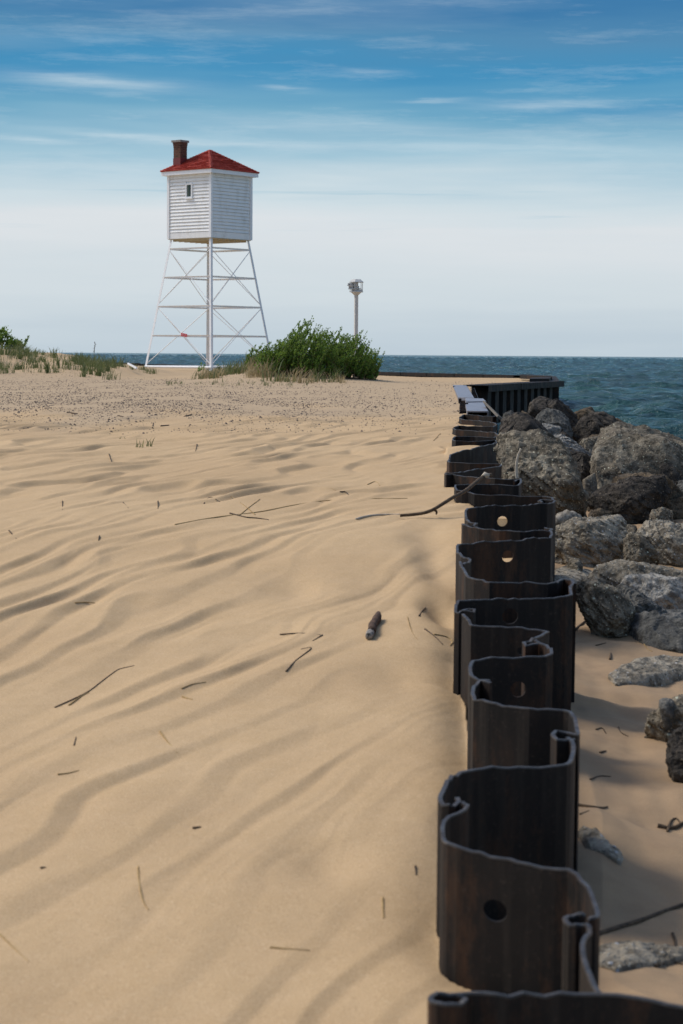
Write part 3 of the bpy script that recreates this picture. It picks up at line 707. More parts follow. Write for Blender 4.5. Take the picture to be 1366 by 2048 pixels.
bush('dune_bush', (-90-683)/F*D2, (52-683)/F*D2, D2, 1.0, top2, .5, 150, 'dark green bush cut by the left edge, on top of the grassy dune', .065, 5)

# ------------------------------------------------------------------ grass
def blades(spots, name, mt, label, cat, kind='stuff', group=None, seed=1):
    """spots: (x, y, height, spread, count, leanx)"""
    r = random.Random(seed); V = []; Fc = []
    for (x, y, h, sp, cnt, lean) in spots:
        zx = None
        for _ in range(cnt):
            bx_, by_ = x+r.gauss(0, sp), y+r.gauss(0, sp)
            z = float(terrain(np.array([bx_]), np.array([by_]))[0][0])-.02 if sp > .1 or zx is None else zx
            zx = z; hh = h*r.uniform(.45, 1.1); a_ = r.uniform(0, 6.28); bend = hh*r.uniform(.1, .6); w = .003+.016*hh*r.uniform(.7, 1.3)
            dx, dy = math.cos(a_)*bend+lean*hh, math.sin(a_)*bend; sx_, sy_ = math.cos(r.uniform(0, 3.14))*w, .3*w
            n = len(V)
            for t, ww in ((0, 1), (.4, .9), (.75, .6), (1, .08)):
                cx_ = bx_+dx*t*t; cy_ = by_+dy*t*t; cz = z+hh*(t-.18*t*t)
                V += [(cx_-sx_*ww, cy_-sy_*ww, cz), (cx_+sx_*ww, cy_+sy_*ww, cz)]
            for k in range(3): Fc.append((n+2*k, n+2*k+1, n+2*k+3, n+2*k+2))
    o = mesh_obj(name, V, Fc, mt); return tag(o, label, cat, group, kind)
r = random.Random(5); sp = []
for _ in range(300):
    px = r.uniform(-60, 305); 
    Dg = r.triangular(58, 76, 70); x = (px-683)/F*Dg
    if fbm(np.array([x*.9]), np.array([Dg*.5]), 201, 2)[0] < .0 and r.random() < .85: continue
    if px > 235 and Dg < 69: continue
    sp.append((x, Dg, r.uniform(.22, .58)*(1 if px < 240 else .75), r.uniform(.03, .16), r.randint(16, 42), r.uniform(-.1, .2)))
blades(sp, 'dune_grass', M['grass'], 'sparse green marram grass growing over the low dune at left', 'grass', seed=2)
sp = []; sp2 = []
for _ in range(270):
    px = r.uniform(400, 700); Dg = r.uniform(51, 61)+(0 if px > 520 else 3)
    if px > 560: Dg = r.uniform(50.3, 51.8)
    if px > 560 and r.random() < .8: continue
    if px > 690: continue
    (sp if r.random() < .62 else sp2).append(((px-683)/F*Dg, Dg, r.uniform(.26, .60)*(1.25 if 490 < px < 560 else .95 if px > 440 else .7), r.uniform(.03, .15), r.randint(10, 26), r.uniform(.0, .35)))
for _ in range(60):
    px = r.uniform(330, 620); Dg = r.uniform(47.5, 51.5); sp.append(((px-683)/F*Dg, Dg, r.uniform(.08, .2), .03, r.randint(3, 8), r.uniform(-.1, .3)))
blades(sp, 'beach_grass', M['grass'], 'green and straw beach grass growing around the foot of the big bush', 'grass', seed=3)
for _ in range(26):
    px = r.gauss(522, 14); Dg = r.uniform(53, 56); sp2.append(((px-683)/F*Dg, Dg, r.uniform(.4, .62), .12, 26, r.uniform(.2, .6)))
blades(sp2, 'dry_grass', M['straw'], 'tall bleached dry grass arching at the left side of the big bush', 'grass', seed=4)
for k, (px, py, h, lab) in enumerate([(298, 893, .15, 'small green grass tuft alone on the gritty sand, right one of three'), (277, 895, .13, 'thin green grass tuft on the gritty sand, middle one of three'), (242, 878, .07, 'tiny green grass tuft on the gritty sand, left one of three'),
        (80, 745, .25, 'broad green grass clump at the front foot of the dune'), (330, 727, .22, 'low leafy seedling clump beside the left leg of the tower')]):
    q = ground(px, py, left=True); blades([(q.x, q.y, h, .02 if k < 3 else .05, 9 if k < 3 else 26, .1)], 'grass_tuft', M['grass'], lab, 'grass tuft', 'thing', 'grass tufts standing alone on the sand', seed=20+k)
# leafy seedlings between tower legs
for k, (px, D, h, lab) in enumerate([(404, 95, .42, 'leafy weed between the tower legs, just left of the front leg'), (437, 97, .36, 'small leafy weed just right of the front tower leg'), (395, 93, .3, 'low leafy weed on the sand in front of the tower base pipe')]):
    x = (px-683)/F*D; z = float(terrain(np.array([x]), np.array([D]))[0][0]); rr_ = random.Random(k); V = []; Fc = []; mb = MB()
    root = empty('weed', (x, D, z), lab, 'weed', 'weeds at the foot of the tower')
    for s in range(4):
        tp = Vector((x+rr_.uniform(-.15, .15), D+rr_.uniform(-.1, .1), z+h*rr_.uniform(.6, 1))); b_ = Vector((x, D, z-.03)); mb.tube([b_, tp], [.006, .003], 4)
        for t in range(10):
            p = b_.lerp(tp, .25+.75*rr_.random()); d = Vector((rr_.uniform(-1, 1), rr_.uniform(-1, 1), rr_.uniform(0, 1))).normalized(); sd = d.orthogonal().normalized()*.03; n = len(V)
            V += [tuple(p), tuple(p+d*.05+sd), tuple(p+d*.1), tuple(p+d*.05-sd)]; Fc.append((n, n+1, n+2, n+3))
    mb.build('stem', M['stem'], root); mesh_obj('leaves', V, Fc, M['leaf'], root)
# tall seed stalk on the dune
D = 71; b_ = P(186.5, 722, D); t_ = P(190, 686, D); mb = MB(); root = empty('seed_stalk', b_, 'single tall seed stalk rising above the dune grass against the sky', 'weed')
mb.tube([b_-Vector((0, 0, .1)), b_.lerp(t_, .5)+Vector((.01, 0, 0)), t_], [.008, .006, .003], 5); mb.build('stem', M['stem'], root)
mb = MB()
for i in range(14):
    p = b_.lerp(t_, .45+.55*i/13); mb.tube([p, p+Vector((r.uniform(-.03, .05), 0, .035)), p+Vector((r.uniform(-.02, .05), 0, .055))], [.004, .012, .003], 5)
mb.build('seed_head', M['stem'], root)
q0, q1 = ground(256, 728, .03, True), ground(272, 736, .02, True)
mb = MB(); mb.beam(P(256, 727, 69), P(273, 736.5, 67), .05, .05); tag(mb.build('white_board', M['white']), 'narrow white board lying on the right end of the dune', 'board')

# ------------------------------------------------------------------ gravel and debris scattered over the sand
V = []; Fc = []
n = 52000; px = rng.uniform(-80, 1000, n); D = 1/rng.uniform(1/66, 1/22, n)
keep = rng.random(n) < np.clip(np.interp(D, [22, 27, 33, 55, 66], [.05, .3, 1, 1, .5])*np.interp(px, [0, 450, 750, 1000], [1, 1, .5, .2]), 0, 1)
px, D = px[keep], D[keep]; x = (px-683)/F*D; z, L = terrain(x, D); ok = L
ok &= fbm(x*1.1, D*.35, 303, 3) > -.35
x, D, z = x[ok], D[ok], z[ok]; sz = rng.lognormal(-4.68, .42, len(x))
for i in range(len(x)):
    s = min(float(sz[i]), .035); a_ = rng.uniform(0, 3.14); e = rng.uniform(.5, 1.0); h_ = s*.8; c, s_ = math.cos(a_), math.sin(a_); b0 = len(V)
    for dx, dy, dz in ((s, 0, 0), (0, s*e, 0), (-s, 0, 0), (0, -s*e, 0), (0, 0, h_)): V.append((x[i]+dx*c-dy*s_, D[i]+dx*s_+dy*c, z[i]+dz-.001))
    Fc += [(b0, b0+1, b0+4), (b0+1, b0+2, b0+4), (b0+2, b0+3, b0+4), (b0+3, b0, b0+4)]
tag(mesh_obj('gravel', V, Fc, M['pebble']), 'fine dark gravel and plant crumbs strewn over the sand before the dunes', 'gravel', None, 'stuff')

def stick(name, pp, rad, mt, label, cat='twig', group=None, left=True, lift=0.0, taper=.5, D=None):
    pts = [ground(x, y, lift, left) if D is None else P(x, y, D[i]) for i, (x, y) in enumerate(pp)]
    rads = [rad*(1-(1-taper)*i/(len(pts)-1)) for i in range(len(pts))]
    if D is None: rads = [q*.72 for q in rads]; pts = [p+Vector((0, 0, rads[i]*.5)) for i, p in enumerate(pts)]
    # smooth
    for _ in range(2):
        q = [pts[0]]; rq = [rads[0]]
        for i in range(len(pts)-1):
            q += [pts[i].lerp(pts[i+1], .25), pts[i].lerp(pts[i+1], .75)]; rq += [rads[i]*.75+rads[i+1]*.25, rads[i]*.25+rads[i+1]*.75]
        q.append(pts[-1]); rq.append(rads[-1]); pts, rads = q, rq
    mb = MB(); mb.tube(pts, rads, 7); return mb, (lambda: tag(mb.build(name, mt, None, True), label, cat, group))
G1 = 'short dry stalks lying on the open sand'
root = empty('driftwood_branch', ground(715, 1039, 0, True), 'long dark driftwood branch reaching from the sand up onto the sheet piles', 'branch')
mb, _ = stick('x', [(712, 1040), (735, 1033), (765, 1030), (800, 1030)], .011, None, '', lift=0); mb.build('bleached_end', M['bleached'], root, True)
mb, _ = stick('x', [(800, 1031), (840, 1028), (862, 1022), (885, 1008), (905, 995), (930, 983), (952, 964), (966, 953), (982, 950)], .010, None, '', D=[12.9, 12.9, 12.9, 13.0, 13.1, 13.3, 13.6, 13.8, 13.9], taper=1.5)
mb2, _ = stick('x', [(868, 1018), (874, 1024), (872, 1029)], .010, None, '', D=[12.95, 12.95, 12.95]); mb.add(mb2.v, mb2.f)
mb.build('bark', M['twig'], root, True)
mb = MB(); q = P(970, 953, 13.8); mb.tube([q-Vector((.02, 0, .004)), q+Vector((0, 0, .012)), q+Vector((.03, 0, .006))], [.012, .022, .012], 8); mb.build('knot', M['bleached'], root, True)
items = [
 ('reed_stalk', [(350, 1050), (430, 1035), (520, 1025), (590, 1010), (660, 1000), (740, 998), (815, 997)], .006, 'reed', 'long golden reed lying almost straight across the middle of the sand'),
 ('twig', [(460, 1028), (490, 1036), (515, 1037), (537, 1041)], .009, 'twig', 'dark forked twig lying in the dry reed tangle in the middle of the sand'),
 ('reed_stalk', [(478, 1032), (498, 1015), (520, 998)], .005, 'reed', 'short reed sticking up right from the reed tangle'),
 ('reed_stalk', [(510, 1030), (490, 1012), (462, 994)], .005, 'reed', 'short reed sticking up left from the reed tangle'),
 ('reed_stalk', [(636, 968), (655, 975), (672, 982)], .004, 'reed', 'thin reed lying above the long golden reed'),
 ('reed_stalk', [(735, 970), (752, 962), (760, 972)], .006, 'reed', 'small broken reed right of centre near the wall'),
 ('twig', [(680, 985), (692, 984), (697, 990)], .007, 'twig', 'tiny dark twig crumb right of the reed tangle'),
 ('twig', [(408, 1008), (416, 996), (425, 995), (440, 1004)], .006, 'twig', 'bent dark twig forming an arch left of the reed tangle'),
 ('twig', [(125, 1003), (125, 1021)], .006, 'twig', 'upright thin twig at the far left of the rippled sand'),
 ('twig', [(316, 1003), (316, 1018)], .006, 'twig', 'upright thin twig left of the arched twig'),
 ('twig', [(246, 1006), (257, 1017)], .005, 'twig', 'thin slanting twig between the two upright ones'),
 ('twig', [(218, 909), (223, 924)], .007, 'twig', 'short dark stake twig on the edge of the gritty sand'),
 ('twig', [(394, 889), (391, 903)], .006, 'twig', 'thin stake twig right of the grass tufts'),
 ('twig', [(18, 1062), (33, 1078)], .006, 'twig', 'thin twig by the left edge above the ripples'),
 ('twig', [(199, 1074), (197, 1082)], .007, 'twig', 'short upright dark twig on the left ripples'),
 ('twig', [(560, 1270), (600, 1267), (645, 1272)], .0055, 'twig', 'straight dark twig with a hooked end in mid foreground'),
 ('twig', [(645, 1272), (625, 1283)], .005, 'twig', 'short dark hook touching the straight twig in mid foreground'),
 ('twig', [(572, 1345), (590, 1323), (607, 1310), (628, 1294), (602, 1299)], .005, 'twig', 'dark forked twig just below the straight twig'),
 ('reed_stalk', [(110, 1416), (150, 1398), (178, 1384), (205, 1362), (232, 1342), (240, 1338), (268, 1332)], .005, 'twig', 'long knotted twig lying diagonal at lower left'),
 ('reed_stalk', [(138, 1412), (160, 1395), (178, 1385)], .006, 'reed', 'golden frayed stalk under the diagonal knotted twig'),
 ('reed_stalk', [(363, 1378), (385, 1370), (412, 1366)], .0045, 'reed', 'short curved tan stalk right of the knotted twig'),
 ('reed_stalk', [(365, 1395), (374, 1398), (385, 1400)], .006, 'reed', 'stubby tan stalk below the curved tan stalk'),
 ('reed_stalk', [(320, 1464), (335, 1485), (354, 1507)], .005, 'reed', 'straight brown stalk slanting down right at left of centre'),
 ('reed_stalk', [(115, 1551), (135, 1548), (157, 1542)], .005, 'reed', 'short brown stalk lying level at lower left'),
 ('twig', [(148, 1492), (152, 1475)], .004, 'twig', 'tiny dark stub twig above the level brown stalk'),
 ('reed_stalk', [(276, 1735), (279, 1775), (286, 1805), (297, 1822)], .0042, 'reed', 'curved tan stalk pointing up in the bottom left quarter'),
 ('reed_stalk', [(540, 1896), (580, 1900), (620, 1903)], .0045, 'reed', 'level tan stalk with a dark tip near the bottom centre'),
 ('twig', [(386, 1659), (402, 1656)], .007, 'twig', 'stubby dark twig above the bottom left quarter'),
 ('twig', [(81, 1738), (92, 1736)], .006, 'twig', 'stubby dark twig close to the lower left edge'),
 ('twig', [(831, 1735), (832, 1752)], .005, 'twig', 'short dark stub beside the nearest sheet piles'),
 ('reed_stalk', [(765, 1798), (767, 1838)], .0045, 'reed', 'short upright tan stalk left of the nearest sheet piles'),
 ('reed_stalk', [(0, 1870), (30, 1900), (58, 1925)], .0035, 'reed', 'faint tan stalk slanting in the bottom left corner'),
 ('reed_stalk', [(150, 1209), (172, 1205), (190, 1207)], .0055, 'reed', 'thin brown stalk lying on the ripples at left'),
 ('twig', [(838, 1233), (845, 1222), (851, 1216)], .006, 'twig', 'dark curled twig in the hollow beside the wall'),
 ('reed_stalk', [(815, 1235), (822, 1262), (835, 1281)], .0035, 'reed', 'thin pale stalk curving left of the wrack by the wall'),
 ('twig', [(850, 1260), (870, 1275), (885, 1290)], .007, 'twig', 'dark wet twig in the wrack against the wall'),
 ('reed_stalk', [(868, 1270), (895, 1275), (907, 1285), (900, 1292)], .006, 'reed', 'golden curled stem in the wrack against the wall'),
 ('twig', [(135, 826), (155, 828)], .02, 'twig', 'thick dark wood scrap on the gritty sand at left'),
 ('twig', [(236, 832), (247, 834)], .013, 'twig', 'thin dark wood scrap right of the thick one'),
 ('twig', [(305, 858), (307, 846)], .013, 'twig', 'upright dark stub on the gritty sand'),
 ('twig', [(370, 833), (384, 829)], .013, 'twig', 'dark slanting scrap at the centre of the gritty sand'),
 ('twig', [(322, 853), (338, 851)], .015, 'twig', 'flat dark scrap right of the upright stub'),
 ('reed_stalk', [(867, 882), (880, 868), (888, 860)], .005, 'reed', 'thin tan stalk leaning by the far sheet piles'),
]
for nm, pp, rad, mt, lab in items:
    mb, fin = stick(nm, pp, rad, M[mt], lab, 'twig' if nm == 'twig' else 'stalk', left=True); fin()
# charred stick
q0, q1 = ground(738, 1281, .018, True), ground(756, 1240, .028, True); root = empty('charred_stick', q0, 'stubby charred stick with a pale burnt end on the sand right of centre', 'stick')
mb = MB(); ax_ = [q0.lerp(q1, t)+Vector((.004*math.sin(t*9), 0, .004*math.sin(t*7))) for t in np.linspace(.16, 1, 9)]; mb.tube(ax_, [.020, .021, .019, .022, .021, .020, .023, .018, .012], 10); mb.build('bark', wood_mat('charred_bark', (.02, .013, .01), (.14, .085, .055)), root, True)
mb = MB(); mb.tube([q0.lerp(q1, t) for t in (.0, .06, .17)], [.017, .02, .02], 10); mb.build('burnt_end', wood_mat('burnt_end', (.02, .02, .02), (.42, .38, .33)), root, True)
# thin stem against the boulder
mb, fin = stick('dry_stem', [(1034, 957), (1032, 935), (1035, 912), (1042, 897)], .013, M['bleached'], 'pale bent stem standing upright in front of the big leaning boulder', 'stem', D=[14.9]*4, taper=.6); fin()
for nm, pp, rad, mt, lab in [
  ('branch', [(1190, 1874), (1240, 1856), (1290, 1842), (1330, 1825), (1372, 1808), (1450, 1790)], .012, 'twig', 'dark branch entering from the right edge behind the nearest sheet pile'),
  ('twig', [(1158, 1612), (1185, 1616), (1205, 1618), (1215, 1615)], .009, 'twig', 'dark seaweed-like twig beside the second sheet pile on the right'),
  ('twig', [(1180, 1560), (1200, 1552), (1222, 1554)], .005, 'twig', 'thin curved twig above the dark seaweed-like twig'),
  ('twig', [(1315, 1655), (1345, 1662), (1372, 1645)], .014, 'twig', 'clump of dark wrack at the right edge'),
  ('twig', [(1335, 1665), (1340, 1645), (1352, 1636), (1362, 1650)], .007, 'twig', 'curled stem rising from the dark wrack clump'),
  ('twig', [(1150, 1262), (1160, 1252), (1170, 1244)], .014, 'twig', 'dark wood crumb at the corner of the tall sheet pile'),
  ('twig', [(1192, 1292), (1212, 1286)], .006, 'twig', 'thin brown twig on the beach right of the tall sheet pile'),
  ('twig', [(1220, 1320), (1222, 1308)], .010, 'twig', 'upright dark crumb on the beach right of the thin brown twig'),
  ('reed_stalk', [(1285, 1285), (1295, 1300), (1305, 1305)], .006, 'reed', 'curved brown stalk below the layered flat slab'),
  ('twig', [(1192, 1460), (1205, 1456), (1212, 1468)], .006, 'twig', 'left dark twig crumb on the right beach'),
  ('twig', [(1237, 1456), (1240, 1466), (1256, 1474)], .006, 'twig', 'right dark twig crumb on the right beach'),
  ('twig', [(1200, 1507), (1212, 1503)], .007, 'twig', 'lowest dark twig crumb on the right beach'),
  ('twig', [(1160, 1630), (1178, 1622)], .005, 'twig', 'short twig close under the seaweed-like twig'),
  ('twig', [(1310, 1935), (1340, 1925), (1366, 1930)], .008, 'twig', 'dark roots in the lower right corner'),
  ('twig', [(1345, 1870), (1352, 1890), (1348, 1900)], .007, 'twig', 'small dark curl under the branch at right'),
  ('twig', [(1350, 1045), (1360, 1050), (1366, 1058), (1372, 1040)], .012, 'twig', 'bare twig at the right edge above the pale block')]:
    mb, fin = stick(nm, pp, rad, M[mt], lab, nm.split('_')[0] if nm != 'reed_stalk' else 'stalk', left=False); fin()

# ------------------------------------------------------------------ boulders
def noise_disp(o, size, amp, seed):
    me = o.data; n = len(me.vertices); co = np.empty(n*3, np.float32); me.vertices.foreach_get('co', co); co = co.reshape(-1, 3).astype(float)
    q = co/size; d = amp*(perlin(q[:, 0]*5, q[:, 1]*5, seed)+.6*perlin(q[:, 0]*13+q[:, 2]*9, q[:, 1]*13, seed+1)+.4*perlin(q[:, 0]*30+q[:, 2]*20, q[:, 1]*30-q[:, 2]*11, seed+2))
    co[:, 2] += d; co[:, 0] += d*.4; me.vertices.foreach_set('co', co.astype(np.float32).ravel()); me.update()
def flatrock(outline, h, mk, label, seed, group):
    r = random.Random(seed); g = [ground(x, y, 0, False) for x, y in outline]; c = sum(g, Vector())/len(g); bm = bmesh.new()
    for p in g: bm.verts.new(p+Vector((0, 0, -.14))); bm.verts.new(p+Vector((0, 0, h*r.uniform(.05, .5)))); q = c.lerp(p, r.uniform(.6, .85)); bm.verts.new((q.x, q.y, q.z+h*r.uniform(.7, 1.1)))
    bmesh.ops.convex_hull(bm, input=bm.verts[:]); bmesh.ops.delete(bm, geom=[q for q in bm.verts if not q.link_faces], context='VERTS')
    me = bpy.data.meshes.new('stone'); bm.to_mesh(me); bm.free(); o = link(bpy.data.objects.new('stone', me)); co = np.array([v.co[:] for v in me.vertices]); size = float((co.max(0)-co.min(0)).max())
    md = o.modifiers.new('r', 'REMESH'); md.mode = 'VOXEL'; md.voxel_size = max(.006, size/90); apply_mods(o); noise_disp(o, size, h*.30+.004, seed)
    o.data.materials.clear(); o.data.materials.append(M[mk]); o.data.polygons.foreach_set('use_smooth', np.ones(len(o.data.polygons), bool)); return tag(o, label, 'stone', group)
def rock(name, outline, D, t, mk, label, seed, rough=1.0, lean=.5, group=None, cat='rock', strat=0, flat=False, vox=None):
    r = random.Random(seed)
    cx = sum(x for x, y in outline)/len(outline); cy = sum(y for x, y in outline)/len(outline)
    ymax = max(y for x, y in outline); ymin = min(y for x, y in outline)
    pts = []
    def at_(x, y, off):
        k = (ymax-y)/max(1, ymax-ymin); return P(x, y, D+off+lean*t*k)
    for x, y in outline: pts.append(at_(x, y, t*.5*r.uniform(-.25, .25)))
    for s, off in ((.93, -.34), (.70, -.52)):
        for x, y in outline: pts.append(at_(cx+(x-cx)*s*r.uniform(.9, 1.08), cy+(y-cy)*s*r.uniform(.9, 1.08), t*off*r.uniform(.7, 1.1)))
    for s, off in ((.92, .45), (.6, .75)):
        for x, y in outline:
            q = at_(cx+(x-cx)*s, cy+(y-cy)*s, t*off*r.uniform(.8, 1.1)); pts.append(q)
    for x, y in outline:
        if y > cy+(ymax-cy)*.4: q = at_(x, y, .0); pts.append(q-Vector((0, 0, .12)))
    bm = bmesh.new()
    for p in pts: bm.verts.new(p)
    res = bmesh.ops.convex_hull(bm, input=bm.verts)
    bmesh.ops.delete(bm, geom=[g for g in bm.verts if not g.link_faces], context='VERTS')
    cen = sum((v.co for v in bm.verts), Vector())/len(bm.verts)
    for _ in range(11):     # knock flat facets off the hull
        nn = Vector((r.uniform(-.8, .8), -r.uniform(.3, 1), r.uniform(-.3, 1))).normalized(); ex = max((v.co-cen).dot(nn) for v in bm.verts)
        bmesh.ops.bisect_plane(bm, geom=bm.verts[:]+bm.edges[:]+bm.faces[:], plane_co=cen+nn*ex*r.uniform(.74, .92), plane_no=nn, clear_outer=True)
        bmesh.ops.convex_hull(bm, input=bm.verts[:]); bmesh.ops.delete(bm, geom=[g for g in bm.verts if not g.link_faces], context='VERTS')
    bmesh.ops.recalc_face_normals(bm, faces=bm.faces)
    me = bpy.data.meshes.new(name); bm.to_mesh(me); bm.free(); o = bpy.data.objects.new(name, me); link(o)
    size = max(o.dimensions) if max(o.dimensions) > 0 else 1
    bb = np.array([v.co[:] for v in me.vertices]); ext = bb.max(0)-bb.min(0); size = float(ext.max()); small = float(np.sort(ext)[0])
    md = o.modifiers.new('r', 'REMESH'); md.mode = 'VOXEL'; md.voxel_size = vox or max(.008, size/80)
    apply_mods(o); me = o.data
    n = len(me.vertices); co = np.empty(n*3, np.float32); me.vertices.foreach_get('co', co); co = co.reshape(-1, 3).astype(float)
    no = np.empty(n*3, np.float32); me.vertex_normals.foreach_get('vector', no) if hasattr(me, 'vertex_normals') else me.vertices.foreach_get('normal', no); no = no.reshape(-1, 3)
    def n3(p, s, sd): # cheap 3D noise from 2D slices
        return (perlin(p[:, 0]*s+p[:, 2]*s*.7, p[:, 1]*s-p[:, 2]*s*.5, sd)+perlin(p[:, 1]*s*.9+11, p[:, 2]*s*1.1+p[:, 0]*s*.4, sd+3))*.7
    sc_ = 1/size
    q = co
    a_ = small*.085*rough
    disp = a_*.5*n3(q, 1.8*sc_, seed)+a_*.8*(.35-np.abs(n3(q, 4*sc_, seed+5)))+a_*.30*n3(q, 9*sc_, seed+9)-a_*.35*np.clip(.16-np.abs(n3(q, 7*sc_, seed+13)), 0, 1)*3+a_*.26*n3(q, 22*sc_, seed+15)+a_*.20*n3(q, 50*sc_, seed+17)
    # facets: quantise a low frequency field to break planes
    fq = n3(q, 2.6*sc_, seed+21); disp += a_*1.1*(np.round(fq*3)/3-fq)
    if strat: disp += a_*strat*np.sign(np.sin(co[:, 2]/size*42+n3(q, 3*sc_, seed)*3))*.25
    co = co+no*disp[:, None]
    me.vertices.foreach_set('co', co.astype(np.float32).ravel()); me.materials.clear(); me.materials.append(M[mk]); me.polygons.foreach_set('use_smooth', np.ones(len(me.polygons), bool)); me.update()
    try: me.set_sharp_from_angle(angle=R(38))
    except Exception: pass
    return tag(o, label, cat, group)
RG = 'broken concrete and stone riprap beside the sheet piles'
